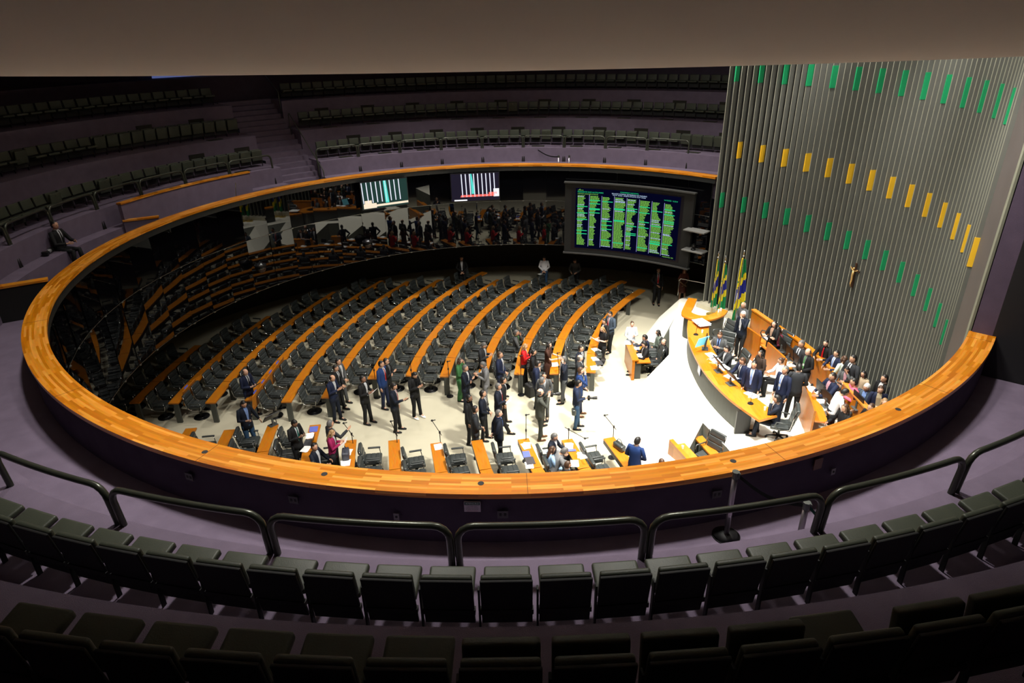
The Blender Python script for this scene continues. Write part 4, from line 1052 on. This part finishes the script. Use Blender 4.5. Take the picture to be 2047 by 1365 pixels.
def person(x, y, z0, face, style, H, hair, skin, top, legs, shirt, tie, aL, aR, hy, hp, lean, bottom, shoes, topkind, held, label, seat_z=None):
    k = H / 1.75; female = hair.startswith(('long', 'bun', 'pony')) or bottom == 'skirt'
    root = thing('person', label, 'person', (x, y, z0), R_(face))
    sit = style == 'sit'
    hz = (.50 if sit else .93) * (1 if sit else k)
    Ml = Matrix.Translation((0, 0, hz)) @ Matrix.Rotation(R_(lean), 4, 'Y') @ Matrix.Translation((0, 0, -hz))
    U = lambda p: Ml @ Vector(p)
    sw_ = (.185 if female else .205) * k
    shz = hz + .50 * k; nkz = hz + .56 * k; hdz = hz + .70 * k
    # joints
    J = {}
    for s, nm in ((1, aL), (-1, aR)):
        sh = Vector((0, s * (sw_ - .03), shz)); e, w_ = ARM[nm]
        el = sh + Vector((e[0], s * e[1], e[2])) * k; wr = sh + Vector((w_[0], s * w_[1], w_[2])) * k
        J[s] = (U(sh), U(el), U(wr))
    LG = {}
    for s in (1, -1):
        hp_ = Vector((0, s * .095, hz - .02))
        if sit: kn = Vector((.44 * k, s * .12, .50)); an = Vector(((.48 if s > 0 else .40) * k, s * .13, .09))
        elif style == 'stride': kn = Vector((.14 if s < 0 else -.03, s * .1, .50 * k)); an = Vector((.34 if s < 0 else -.16, s * .1, .09))
        else: kn = Vector((.02 + (.03 if s > 0 else 0), s * .10, .50 * k)); an = Vector((-.02 + (.10 if s > 0 else 0), s * .11, .09))
        LG[s] = (hp_, kn, an)
    Mh = Ml @ Matrix.Translation((.015, 0, hdz)) @ Matrix.Rotation(R_(hy), 4, 'Z') @ Matrix.Translation((-.02, 0, -.08)) @ Matrix.Rotation(R_(hp), 4, 'Y') @ Matrix.Translation((.03, 0, .08)) @ Matrix.Scale(.94 * k if female else k, 4)
    # one continuous body from a skinned skeleton
    vs, es, rr = [], [], []
    def add(p, r, par=None):
        vs.append(Vector(p)); rr.append(r if isinstance(r, tuple) else (r, r))
        if par is not None: es.append((par, len(vs) - 1))
        return len(vs) - 1
    pe_ = add((0, 0, hz + .02), (.10, .13)); sp = add(U((0, 0, hz + .22 * k)), (.085, .12), pe_); ch = add(U((0, 0, hz + .42 * k)), (.09, .14), sp)
    n1 = add(U((0, 0, nkz)), .055, ch); n2 = add(Mh @ Vector((-.01, 0, -.06)), .05, n1); add(Mh @ Vector((-.005, 0, .02)), .06, n2)
    for s in (1, -1):
        sh, el, wr = J[s]; d = (wr - el).normalized()
        a = add(sh, .05, ch); b = add(el, .036, a); c = add(wr, .026, b); sx, sy = basis(d)
        side = Vector((0, 0, 1)) if abs(d.z) < .7 else Vector((1, 0, 0)); side = (side - d * side.dot(d)).normalized(); pn = d.cross(side)
        pm = add(wr + d * .055, (.030, .018), c)
        for i, (o, L) in enumerate(((.030, .075), (.011, .088), (-.009, .082), (-.027, .062))):
            q = add(wr + d * .09 + side * o, .0085, pm); q = add(wr + d * (.09 + L * .55) + side * o * 1.1 + pn * .008 * s, .008, q); add(wr + d * (.09 + L * .9) + side * o * 1.05 + pn * .026 * s, .0065, q)
        q = add(wr + d * .05 + side * .038, .010, pm); add(wr + d * .095 + side * .052 + pn * .01 * s, .008, q)
        h_, kn, an = LG[s]
        a = add(h_, .075, pe_); b = add(kn, .05, a); c = add(an, .034, b); add(an + Vector((.13, 0, -.05)), .028, c)
    me = bpy.data.meshes.new('body'); me.from_pydata([tuple(v) for v in vs], es, [])
    ob = bpy.data.objects.new('body', me); COL.objects.link(ob); ob.parent = root
    sk = ob.modifiers.new('s', 'SKIN'); sk.use_smooth_shade = True; sk.branch_smoothing = .3
    for i, v in enumerate(me.skin_vertices[0].data): v.radius = rr[i]; v.use_root = (i == 0)
    sb = ob.modifiers.new('u', 'SUBSURF'); sb.levels = 1; sb.render_levels = 1
    PEND.append((ob, Mh.copy(), skin, female))
    # upper garment
    bm = bmesh.new()
    f_ = .90 if female else 1.0; fat = 1.12 if 'stout' in label else 1.0
    jk = topkind == 'jacket'; hem = hz - (.14 if jk and not sit else (.04 if not sit else .02))
    tr_ = [(hem, .125 * fat, .185 * f_ * fat), (hz + .03, .125 * fat, .18 * f_ * fat), (hz + .18, .115 * fat, .160 * f_ * fat), (hz + .33, .120, .18 * f_), (hz + .43, .118, .198 * f_), (hz + .49, .098, .195 * f_), (hz + .53, .080, .15 * f_), (hz + .565, .060, .078)]
    loft(bm, [(U((0, 0, z_ if z_ <= hz + .03 else hz + (z_ - hz) * k)), a * k, b * k, Ml.to_3x3() @ Vector((1, 0, 0)), Ml.to_3x3() @ Vector((0, 1, 0))) for z_, a, b in tr_], 18, 0, .9)
    short_sl = topkind == 'blouse' and top in ('black', 'brown', 'print', 'maroon') and not sit
    for s in (1, -1):
        sh, el, wr = J[s]; q = sh.lerp(Vector(U((0, 0, shz))), .25)
        if short_sl: tube(bm, [q, sh, sh.lerp(el, .75)], [.06, .062, .052], 10)
        else: tube(bm, [q, sh, sh.lerp(el, .5), el, el.lerp(wr, .5), wr - (wr - el) * .04], [.058 * k, .068 * k, .060 * k, .052 * k, .046 * k, .038 * k], 10)
    link('jacket' if jk else ('shirt' if topkind == 'shirt' else ('pullover' if topkind == 'pull' else 'blouse')), bm, cloth(top), root, True)
    # shirt front and tie
    def strip(pts, m, nm):
        bm = bmesh.new(); L = [(bm.verts.new(U((x_ * k, w2 * k, hz + zz * k))), bm.verts.new(U((x_ * k, -w2 * k, hz + zz * k)))) for zz, x_, w2 in pts]
        for i in range(len(L) - 1): bm.faces.new((L[i][0], L[i][1], L[i + 1][1], L[i + 1][0]))
        bmesh.ops.solidify(bm, geom=bm.faces[:], thickness=.004); link(nm, bm, m, root)
    if jk and shirt not in ('-',):
        strip([(.575, .068, .046), (.53, .098, .056), (.46, .122, .050), (.36, .132, .040), (.24, .128, .028), (.12, .131, .02)], cloth(shirt), 'shirt_front')
        bm = bmesh.new(); loft(bm, [(U((0.002, 0, hz + .55 * k)), .064, .068), (U((.006, 0, hz + .60 * k)), .058, .060)], 14, caps=False); bmesh.ops.solidify(bm, geom=bm.faces[:], thickness=.004); link('collar', bm, cloth(shirt), root, True)
    if tie != '-': strip([(.555, .088, .016), (.50, .118, .014), (.36, .141, .026), (.20, .138, .030), (.10, .137, .004)], cloth(tie), 'tie')
    if 'badge' in label or 'lanyard' in label: strip([(.30, .142, .032), (.22, .140, .032)], PAPER, 'badge')
    if 'scarf' in label: strip([(.57, .085, .06), (.45, .135, .07), (.2, .145, .05)], cloth('cream'), 'scarf')
    # lower garment
    if legs:
        bm = bmesh.new()
        if bottom == 'skirt':
            if sit: loft(bm, [((-.05, 0, .50), .13, .18, (0, 0, 1), (0, 1, 0)), ((.2, 0, .50), .10, .19, (0, 0, 1), (0, 1, 0)), ((.46, 0, .48), .08, .17, (0, 0, 1), (0, 1, 0))], 14)
            else: loft(bm, [((0, 0, hz + .06), .115, .155), ((0, 0, hz - .1), .14, .18), ((0, 0, hz - .35), .14, .175), ((.02, 0, .30 if top == 'brown' else .52), .15, .18)], 16)
            link('skirt', bm, cloth(legs), root, True)
        else:
            loft(bm, [(Vector((0, 0, hz + .10)), .112, .155 * f_), (Vector((.005, 0, hz)), .125, .175 * f_), (Vector((.01, 0, hz - .10)), .11, .165 * f_)] if not sit else [((-.02, 0, hz + .1), .12, .16), ((.02, 0, hz), .13, .18), ((.03, 0, hz - .09), .10, .16)], 14)
            for s in (1, -1):
                h_, kn, an = LG[s]; wl = 1.35 if top == 'green' else 1
                tube(bm, [h_ + Vector((0, 0, .02)), h_.lerp(kn, .35), kn, kn.lerp(an, .5), an + Vector((0, 0, -.01))], [.095, .088, .066, .060 * wl, .058 * wl], 12)
            link('trousers', bm, cloth(legs), root, True)
    for s in (1, -1):
        an = LG[s][2]; bm = bmesh.new()
        loft(bm, [((an.x - .07, an.y, .045), .042, .03, (0, 0, 1), (0, 1, 0)), ((an.x - .03, an.y, .055), .052, .042, (0, 0, 1), (0, 1, 0)), ((an.x + .05, an.y, .045), .043, .045, (0, 0, 1), (0, 1, 0)), ((an.x + .13, an.y, .033), .031, .046, (0, 0, 1), (0, 1, 0)), ((an.x + .20, an.y, .024), .018, .028, (0, 0, 1), (0, 1, 0))], 10)
        link('shoe', bm, cloth({'k': 'k', 'w': 'w', 'br': 'br', 'nude': 'nude'}[shoes]), root, True)
    if hair not in ('bald', 'bald_w'):
        st, hc = hair.rsplit('_', 1); link('hair', hair_mesh(st if st != 'balding' else 'balding', Mh), hairm(hc), root, True)
    else: link('hair', hair_mesh('bald', Mh), hairm('w' if hair.endswith('w') else 'g'), root, True)
    if 'glasses' in label:
        bm = bmesh.new()
        for s in (-1, 1): tube(bm, [Mh @ Vector((.098, s * .030 + .02 * math.cos(t), .017 + .017 * math.sin(t))) for t in [i * PI / 5 for i in range(11)]], .0025, 5, caps=False)
        link('glasses', bm, BLACKM, root)
    # what is held: things of their own
    if held:
        Mw = Matrix.Translation((x, y, z0)) @ Matrix.Rotation(R_(face), 4, 'Z')
        one = aR in ('phone1', 'point', 'ear') or aL == 'ear'
        wl, wr = J[1][2], J[-1][2]
        p = ((J[1][2] if aL == 'ear' else wr) if (one or aL == 'down') else (wl + wr) / 2) + Vector((.10, 0, .02))
        if aL == 'ear': p = Mh @ Vector((.01, .10, -.02))
        who = label if len(label.split()) <= 11 else ' '.join(label.split()[:11])
        nm, cat, sz, m, tl = {'phone': ('mobile_phone', 'phone', (.145, .072, .009), BLACKM, 35), 'folder': ('folder', 'folder', (.24, .32, .02), BLACKM, 30), 'paper': ('paper_sheet', 'paper', (.21, .30, .004), PAPER, 40), 'bluepaper': ('paper_sheet', 'paper', (.22, .32, .006), mat('paper_blue', (.45, .62, .8), .7), 35), 'camera': ('camera', 'camera', (.08, .15, .11), BLACKM, 0)}[held]
        bm = bmesh.new(); box(bm, (0, 0, 0), sz, Matrix.Rotation(-R_(tl), 3, 'Y') if aL != 'ear' else Matrix.Rotation(R_(80), 3, 'Y'), min(sz) * .25)
        if held == 'camera': tube(bm, [(.03, 0, 0), (.12, 0, 0), (.13, 0, 0), (.26, 0, .01)], [.035, .035, .045, .048], 12)
        o = link(nm, bm, m); o.matrix_world = Mw @ Matrix.Translation(p)
        tag(o, {'phone': 'phone of the ', 'folder': 'black folder of the ', 'paper': 'white sheet of the ', 'bluepaper': 'light blue papers of the ', 'camera': 'black camera of the '}[held] + who, cat)
    return root
PEOPLE = [
(-8.68,1.43,0.0,-25,'stand',1.76,'bald','a','navy','navy','w','k','tab','tab',0,25,0,'trousers','k','jacket','folder','bald man in a navy suit reading a black folder between desk rows'),
(-7.97,-0.64,0.0,-35,'stand',1.78,'short_k','b','navydk','jean','lb','-','hand','phone1',0,25,0,'trousers','k','jacket','phone','bearded man in a dark navy blazer and jeans with one hand on a chair back'),
(-6.17,-1.7,0.0,-30,'stand',1.75,'short_k','c','black','black','w','g','phone','phone',0,30,0,'trousers','k','jacket','phone','young man in a black suit looking at a phone beside a paper-strewn desk'),
(-5.49,-2.3,0.0,-15,'sit',1.76,'short_k','b','navydk','black','w','-','desk','desk',-20,5,0,'trousers','k','jacket',None,'seated bearded man in a navy suit at a paper-covered desk by the near rim'),
(-5.11,-1.83,0.0,40,'stand',1.74,'short_g','b','charcoal','black','w','-','down','mic',0,5,0,'trousers','k','jacket',None,'grey-haired man in a dark suit reaching out to a microphone stand'),
(-5.05,-2.09,0.0,5,'stand',1.62,'long_bl','a','magenta','black','w','-','phone','phone',0,25,0,'trousers','k','jacket','paper','blonde woman in a magenta blazer reading a sheet of paper'),
(-5.75,0.94,0.0,-20,'stand',1.74,'balding_k','b','navy','navydk','w','-','phone','phone',0,28,0,'trousers','k','jacket','phone','balding man in a navy suit and black shoes tapping on a phone'),
(-5.78,1.59,0.0,-15,'stand',1.74,'short_k','b','black','black','w','k','clasp','clasp',0,12,0,'trousers','k','jacket',None,'dark-haired man in a black suit with hands clasped beside a balding man'),
(-5.78,2.03,0.0,-20,'stand',1.74,'short_k','b','grey','grey','w','-','clasp','clasp',0,0,0,'trousers','k','jacket',None,'man in a grey suit leaning on a desk end with legs stretched out'),
(-4.71,0.76,0.0,-20,'stand',1.76,'short_k','c','black','black','w','-','paper','paper',5,0,0,'trousers','k','jacket','paper','short-haired man in a black suit holding a white paper and a phone'),
(-4.29,1.7,0.0,-20,'stand',1.8,'short_k','b','blue','navy','w','red','down','down',0,5,0,'trousers','k','jacket',None,'man in a bright blue suit with a long red tie'),
(-4.18,1.99,0.0,-12,'stand',1.74,'short_k','b','black','black','gr','-','cross','cross',0,0,0,'trousers','k','jacket',None,'man in black with glasses and folded arms behind the blue suit'),
(-3.68,0.26,0.0,-5,'stand',1.76,'short_k','b','navydk','black','w','red','down','point',0,20,0,'trousers','k','jacket','phone','man in a dark navy suit holding a phone out in front of him'),
(-3.15,1.07,0.0,-35,'stand',1.74,'short_k','b','black','black','k','-','phone','phone',0,35,0,'trousers','w','jacket','phone','young man in black with white trainers looking down at a phone'),
(-1.76,2.12,0.0,-10,'stand',1.66,'long_br','a','green','green','green','-','face','clasp',0,15,0,'trousers','k','blouse',None,'woman with long brown hair in a green jumpsuit'),
(-1.52,1.37,0.0,-15,'stand',1.76,'short_g','b','navydk','navydk','w','-','cross','cross',0,5,0,'trousers','k','jacket',None,'grey-haired man in a navy suit with folded arms beside the green jumpsuit'),
(-1.3,-0.53,0.0,-15,'stand',1.74,'short_k','c','black','black','k','-','down','down',0,5,0,'trousers','k','jacket',None,'man in a black suit standing behind a younger man in a charcoal suit'),
(-1.09,-1.25,0.0,10,'stand',1.78,'short_k','b','charcoal','charcoal','w','-','clasp','clasp',0,5,0,'trousers','k','jacket',None,'young dark-haired man in a charcoal suit seen from behind near a microphone'),
(-0.89,-0.32,0.0,-10,'stand',1.76,'short_k','b','navydk','black','w','k','clasp','clasp',10,-2,0,'trousers','k','jacket',None,'man in a dark navy suit with lanyard and clasped hands facing right'),
(-0.86,1.63,0.0,190,'stand',1.76,'short_g','b','ltgrey','ltgrey','w','-','phone','phone',0,32,0,'trousers','k','jacket','phone','man in a light grey suit looking down at a phone and papers'),
(-1.01,3.09,0.0,-20,'stand',1.78,'short_g','b','charcoal','black','w','-','phone','phone',0,38,0,'trousers','k','jacket',None,'tall man in a dark grey suit bowing his head over a desk'),
(-0.4,2.24,0.0,-15,'stand',1.78,'short_br','b','navy','navy','w','-','clasp','clasp',0,0,0,'trousers','k','jacket',None,'bearded man in a navy suit with clasped hands standing in an aisle'),
(-0.43,0.1,0.0,-8,'stride',1.76,'short_g','b','navydk','black','w','red','down','paper',0,0,0,'trousers','k','jacket','paper','grey-haired man in a navy suit stepping forward with a paper'),
(-0.29,0.55,0.0,0,'stand',1.72,'short_k','b','black','black','w','-','down','down',0,5,0,'trousers','k','jacket',None,'dark-haired man hidden behind the striding grey-haired man'),
(-0.4,-1.46,0.0,12,'stand',1.76,'short_g','a','navydk','black','lb','-','back','back',-15,0,0,'trousers','k','jacket',None,'stout man in a navy suit with hands behind his back near the near desks'),
(0.18,5.0,0.0,-5,'sit',1.76,'short_g','b','grey','grey','gn','-','face','desk',0,5,0,'trousers','k','jacket',None,'seated man in a grey suit and green tie with his hand to his chin'),
(0.44,3.11,0.0,-5,'stand',1.66,'long_bl','a','red','black','w','-','phone','phone',0,15,0,'trousers','k','jacket','phone','blonde woman in a bright red blazer'),
(0.74,2.62,0.0,-5,'stand',1.66,'pony_k','b','black','black','k','-','clasp','clasp',0,5,0,'trousers','k','jacket',None,'dark-haired woman in black next to the red blazer'),
(1.29,3.11,0.0,-15,'stand',1.7,'long_k','a','brown','brown','brown','-','desk','desk',0,5,0,'skirt','k','blouse',None,'woman with long dark hair in a brown dress'),
(0.81,1.55,0.0,0,'stand',1.78,'short_k','b','navy','navydk','w','-','down','down',0,25,0,'trousers','k','jacket',None,'man in a navy suit seen from behind looking down in the crowd'),
(1.04,0.88,0.0,265,'stand',1.7,'short_k','b','grey','grey','w','-','clasp','clasp',0,5,0,'trousers','k','jacket',None,'man in a mid-grey suit facing the near gallery'),
(0.92,0.46,0.0,20,'stand',1.74,'short_g','b','charcoal','black','w','-','clasp','clasp',0,10,0,'trousers','k','jacket',None,'grey-haired man in a dark suit standing behind the photographer'),
(0.83,-0.37,0.0,10,'stand',1.8,'bald','a','olive','olivedk','k','-','camera','camera',0,0,0,'trousers','br','jacket','camera','bald photographer in a grey-green suit aiming a long lens camera'),
(1.75,1.85,0.0,190,'stand',1.76,'short_g','a','navydk','grey','w','-','ear','down',0,0,0,'trousers','k','jacket','phone','grey-haired man in a dark jacket and grey trousers talking on a phone'),
(2.36,2.67,0.0,-35,'stand',1.76,'short_k','b','navydk','black','w','k','hip','clasp',0,5,0,'trousers','k','jacket',None,'man with glasses in a dark suit and dark tie with one hand on his hip'),
(2.25,1.97,0.0,-5,'stand',1.74,'bald','a','charcoal','black','w','-','clasp','clasp',0,5,0,'trousers','k','jacket',None,'bald man in a charcoal suit behind the man in the royal blue suit'),
(2.17,0.97,0.0,0,'stand',1.8,'short_br','a','blue','navy','w','-','clasp','face',0,5,0,'trousers','br','jacket',None,'man in a royal blue suit and brown shoes with his back turned'),
(2.01,0.22,0.0,-5,'stand',1.76,'short_k','b','inky','jean','gn','-','down','phone1',0,20,0,'trousers','k','pull','camera','man in a dark pullover and blue jeans with a camera bag on his hip'),
(3.41,4.48,0.0,205,'stand',1.66,'long_bl','a','black','black','k','-','paper','paper',0,25,0,'trousers','w','blouse','bluepaper','woman in a black top and trousers holding light blue papers'),
(3.54,4.94,0.0,200,'stand',1.76,'short_k','b','black','khaki','w','-','clasp','clasp',0,15,0,'trousers','k','jacket',None,'man in a dark jacket and khaki trousers at the end of the front desks'),
(3.85,5.65,0.0,215,'stand',1.76,'short_k','b','slate','black','w','red','clasp','clasp',0,20,0,'trousers','k','jacket',None,'man in a slate blue suit and red tie at the end of the front desks'),
(4.53,4.9,0.0,270,'stand',1.64,'bun_br','a','floral','floral','floral','-','paper','clasp',0,5,0,'trousers','k','blouse',None,'woman in a white floral blouse standing at the wooden table on the floor'),
(5.0,4.41,0.0,180,'sit',1.76,'short_k','b','navy','black','w','-','desk','desk',0,30,0,'trousers','k','jacket',None,'seated man in a navy suit typing on a laptop at the wooden floor table'),
(4.87,3.82,0.0,180,'sit',1.78,'short_k','a','black','black','w','-','desk','desk',0,30,0,'trousers','k','jacket',None,'seated man in a black suit writing at the wooden floor table'),
(5.57,4.88,0.0,180,'sit',1.66,'long_k','b','sage','grey','w','-','clasp','clasp',0,15,0,'trousers','k','jacket',None,'seated woman with long black hair in a grey-green jacket'),
(5.56,3.96,0.0,200,'sit',1.76,'bald','a','black','black','k','-','clasp','clasp',10,5,0,'trousers','k','jacket',None,'seated bald man in black with crossed hands at the floor table'),
(1.12,-2.0,0.0,-25,'sit',1.76,'short_g','b','navydk','black','w','-','desk','desk',0,25,0,'trousers','k','jacket',None,'seated grey-haired man in a navy suit at a near desk with papers'),
(1.03,-2.59,0.0,20,'sit',1.64,'long_br','a','ltblue','ltblue','ltblue','-','phone','phone',0,20,0,'trousers','k','blouse','phone','seated woman with long dark brown hair in a light blue shirt'),
(1.07,-2.66,0.0,10,'sit',1.76,'short_g','b','ltgrey','ltgrey','w','-','fwd','fwd',0,25,25,'trousers','k','jacket',None,'seated man in a light grey suit leaning over the near desk'),
(1.4,-3.31,0.0,10,'sit',1.66,'short_br','b','charcoal','black','w','-','desk','desk',0,10,0,'trousers','k','jacket',None,'brown-haired head just showing above the near rim by the white papers'),
(3.26,-2.99,0.0,55,'stand',1.76,'short_k','a','blue','navydk','w','-','clasp','clasp',-20,20,0,'trousers','k','jacket',None,'man in a royal blue suit seen from behind at the last near desk'),
(3.74,-3.9,0.0,100,'stand',1.7,'short_br','b','charcoal','black','w','-','down','down',0,5,0,'trousers','k','jacket',None,'top of a brown-haired head just above the near rim beside the lectern'),
(1.68,12.98,0.0,262,'stand',1.64,'short_k','b','white','jean','white','-','clasp','clasp',0,25,0,'trousers','k','blouse',None,'woman in a white blouse and jeans standing behind the farthest desks'),
(3.19,12.61,0.0,250,'stand',1.72,'short_br','b','grey','black','gr','-','desk','desk',0,20,18,'trousers','k','pull',None,'man in a grey shirt leaning on the end of a far desk row'),
(-2.33,12.86,0.0,275,'stand',1.76,'short_k','b','black','black','w','-','clasp','clasp',0,10,0,'trousers','k','jacket',None,'man in a black suit in the shade behind the farthest desk rows'),
(6.69,10.49,0.0,265,'stand',1.78,'short_k','c','black','black','w','red','down','clasp',0,0,0,'trousers','k','jacket',None,'man in a black suit and red tie standing guard beneath the display board'),
(7.92,10.7,0.0,268,'stand',1.66,'long_r','b','print','print','print','-','clasp','clasp',0,0,0,'skirt','k','blouse',None,'woman in a red patterned dress standing in the shade behind the dais'),
(8.37,4.22,1.3,205,'sit',1.74,'bald_w','b','grey','grey','gr','-','clasp','clasp',0,20,0,'trousers','k','jacket',None,'seated white-haired man in a grey suit next to the flag'),
(7.7,2.38,1.3,215,'stand',1.76,'short_w','b','navydk','black','w','-','face','down',0,25,0,'trousers','k','jacket',None,'white-haired man in a navy suit with a badge touching his face'),
(8.45,1.66,1.3,212,'stand',1.68,'long_k','a','black','black','nude','-','cross','cross',0,0,0,'trousers','k','jacket',None,'woman with long black hair in a black suit with folded arms'),
(8.82,2.11,1.3,200,'sit',1.64,'long_k','b','maroon','black','k','-','clasp','clasp',0,10,0,'trousers','k','blouse',None,'seated woman in a maroon top behind the woman with folded arms'),
(6.78,1.74,1.3,235,'sit',1.76,'short_br','b','grey','black','lb','navy','phone','phone',0,25,0,'trousers','k','jacket','phone','seated man in a grey suit and light blue shirt with a phone on the dais'),
(6.72,0.68,1.3,185,'sit',1.78,'short_k','a','charcoal','black','w','-','fwd','fwd',0,25,0,'trousers','k','jacket',None,'seated man in a dark grey suit going through papers at the dais desk'),
(6.92,-0.15,1.3,195,'sit',1.78,'short_br','b','navy','black','w','k','desk','desk',0,25,0,'trousers','k','jacket',None,'seated bearded man in a navy suit typing at the dais desk'),
(7.37,-0.24,1.3,200,'stand',1.6,'long_k','b','lace','black','nude','-','clasp','clasp',0,10,0,'trousers','k','blouse',None,'woman with long dark hair in a black lace top'),
(6.79,-1.23,1.3,235,'stand',1.76,'short_k','b','navy','black','w','lb','down','down',0,5,0,'trousers','k','jacket',None,'man in a navy suit with a light blue tie standing by the dais desk'),
(8.06,-0.13,1.3,180,'sit',1.66,'bun_br','b','white','black','white','-','desk','desk',0,15,0,'trousers','k','blouse',None,'seated woman with tied-back hair in a white shirt at the rear bench'),
(7.52,-1.6,1.3,205,'stand',1.76,'short_g','b','navy','navydk','w','lb','down','down',0,-3,0,'trousers','k','jacket',None,'grey-haired man in a navy suit with a white badge on the dais'),
(7.93,-1.5,1.3,70,'stand',1.76,'short_k','b','charcoal','black','w','-','clasp','clasp',0,20,0,'trousers','k','jacket',None,'man in a charcoal suit seen from behind between the two benches'),
(9.02,0.79,1.3,205,'sit',1.92,'short_g','b','charcoal','black','w','k','fwd','desk',0,10,0,'trousers','k','jacket',None,'seated grey-haired man in a charcoal suit with a dark tie at the rear bench'),
(8.75,-0.24,1.3,205,'stand',1.62,'bald','a','black','black','gr','gn','clasp','clasp',0,10,0,'trousers','k','jacket',None,'bald man in a black suit with a green lanyard by the rear bench'),
(9.54,0.36,1.3,215,'stand',1.6,'short_k','a','black','black','k','red','desk','desk',0,10,0,'trousers','k','jacket',None,'young bearded man in a black suit and red tie leaning on the rear bench'),
(9.57,-0.29,1.3,200,'stand',1.56,'short_k','b','navy','black','w','lb','desk','desk',0,5,0,'trousers','k','jacket',None,'man in a navy suit with a pale tie leaning on the rear bench'),
(9.59,-0.71,1.3,100,'stand',1.58,'long_br','b','sagelt','black','w','-','clasp','clasp',0,0,0,'trousers','k','blouse',None,'brown-haired woman in a pale green jacket with her back turned'),
(9.6,-1.15,1.3,195,'stand',1.84,'short_k','b','charcoal','black','w','k','clasp','clasp',0,10,0,'trousers','k','jacket',None,'dark-haired man in a charcoal suit standing close to the slat wall'),
(9.47,-1.15,1.3,235,'stand',1.52,'short_k','b','grey','grey','pk','-','face','desk',0,30,0,'trousers','k','jacket',None,'man in a dark grey suit bowing his head among the seated group'),
(9.01,-1.36,1.3,190,'sit',1.92,'short_k','b','navy','black','pk','pk','fwd','desk',0,5,0,'trousers','k','jacket',None,'seated man in a navy suit with a pink tie stretching out an arm'),
(9.8,-1.46,1.3,205,'stand',1.5,'long_k','b','beige','black','w','-','clasp','clasp',0,10,0,'trousers','k','blouse',None,'woman with long dark hair and a beige top near the slat wall'),
(9.49,-1.64,1.3,175,'sit',1.84,'short_k','b','pink','black','pink','-','phone','phone',0,10,0,'trousers','k','blouse','phone','seated woman in a bright pink shirt holding a phone'),
(9.71,-1.9,1.3,215,'sit',1.86,'short_w','b','slate','grey','lb','-','clasp','clasp',0,25,0,'trousers','k','jacket',None,'seated white-haired man in a blue-grey suit looking down'),
(9.96,-2.15,1.3,200,'stand',1.74,'short_k','b','black','black','w','-','down','down',0,5,0,'trousers','k','jacket',None,'young black-haired man in a black suit nearest the slat wall corner'),
(9.71,-2.45,1.3,245,'stand',1.6,'short_br','a','navy','black','cream','-','down','down',0,15,0,'trousers','k','jacket',None,'man in a navy jacket and cream scarf beside the near rim'),
(8.48,-2.58,1.3,-10,'stand',1.66,'short_k','b','white','black','white','k','down','desk',0,30,14,'trousers','k','shirt',None,'man in a white shirt and dark tie bending towards the rear desks'),
(8.64,-2.94,1.3,190,'sit',1.8,'long_br','b','black','redsk','k','-','desk','desk',0,10,0,'skirt','nude','blouse',None,'seated woman in a black top and red skirt with long brown hair'),
(9.72,-2.73,1.3,250,'sit',1.86,'long_bl','a','beige','black','w','-','clasp','clasp',0,5,0,'trousers','k','blouse',None,'blonde woman half hidden by the near rim below the cream scarf'),
(9.34,-2.87,1.3,200,'sit',1.7,'short_br','b','black','black','w','-','clasp','clasp',0,5,0,'trousers','k','jacket',None,'dark brown head half hidden by the near rim beside a monitor'),
(7.09,-2.41,1.3,160,'sit',1.76,'short_k','b','navydk','navydk','w','-','face','desk',0,15,0,'trousers','k','jacket',None,'man in a dark navy suit slumped in a swivel chair at the desk end'),
]
for r in PEOPLE:
    (x, y, z0, face, style, H, hair, skin, top, legs, shirt, tie, aL, aR, hy, hp, lean, bottom, shoes, tk, held, lab) = r
    person(x, y, z0, face, style, H, hair, skin, top, legs, shirt, tie, aL, aR, hy, hp, lean, bottom, shoes, tk, held, lab)
# man sitting on the gallery ledge at the left, camera beside him
person(-12.42, .20, 5.68, -8, 'sit', 1.76, 'short_k', 'b', 'black', 'black', 'w', 'k', 'desk', 'desk', 0, 5, 0, 'trousers', 'k', 'jacket', None, 'bearded man in a black suit sitting alone on the gallery ledge at left')
t = thing('camera', 'camera with a long pale-ringed lens lying on the gallery ledge', 'camera', (-12.45, -.42, 6.2), R_(100))
bm = bmesh.new(); box(bm, (0, 0, .07), (.10, .15, .12), None, .02); link('camera_body', bm, BLACKM, t, True)
bm = bmesh.new(); tube(bm, [(.04, 0, .07), (.12, 0, .07), (.13, 0, .07), (.30, 0, .07), (.31, 0, .07), (.40, 0, .07)], [.04, .04, .05, .05, .06, .06], 16); link('lens', bm, BLACKM, t, True)
bm = bmesh.new()
for q in (.16, .21, .26): tube(bm, [(q, 0, .07), (q + .02, 0, .07)], .053, 16)
link('lens_rings', bm, mat('ring_grey', (.4, .4, .42), .5), t, True)
# turn the skinned skeletons into plain body meshes and add the heads
dg = bpy.context.evaluated_depsgraph_get(); dg.update()
done = []
for ob, Mh, skin, fem in PEND: done.append(bpy.data.meshes.new_from_object(ob.evaluated_get(dg)))
for (ob, Mh, skin, fem), me in zip(PEND, done):
    ob.modifiers.clear(); bm = bmesh.new(); bm.from_mesh(me); head_mesh(bm, Mh, fem)
    m2 = bpy.data.meshes.new('body'); bm.to_mesh(m2); bm.free()
    for m in (skinm(skin), EYEM, LIPM): m2.materials.append(m)
    m2.polygons.foreach_set('use_smooth', [True] * len(m2.polygons))
    old = ob.data; ob.data = m2; bpy.data.meshes.remove(old); bpy.data.meshes.remove(me)
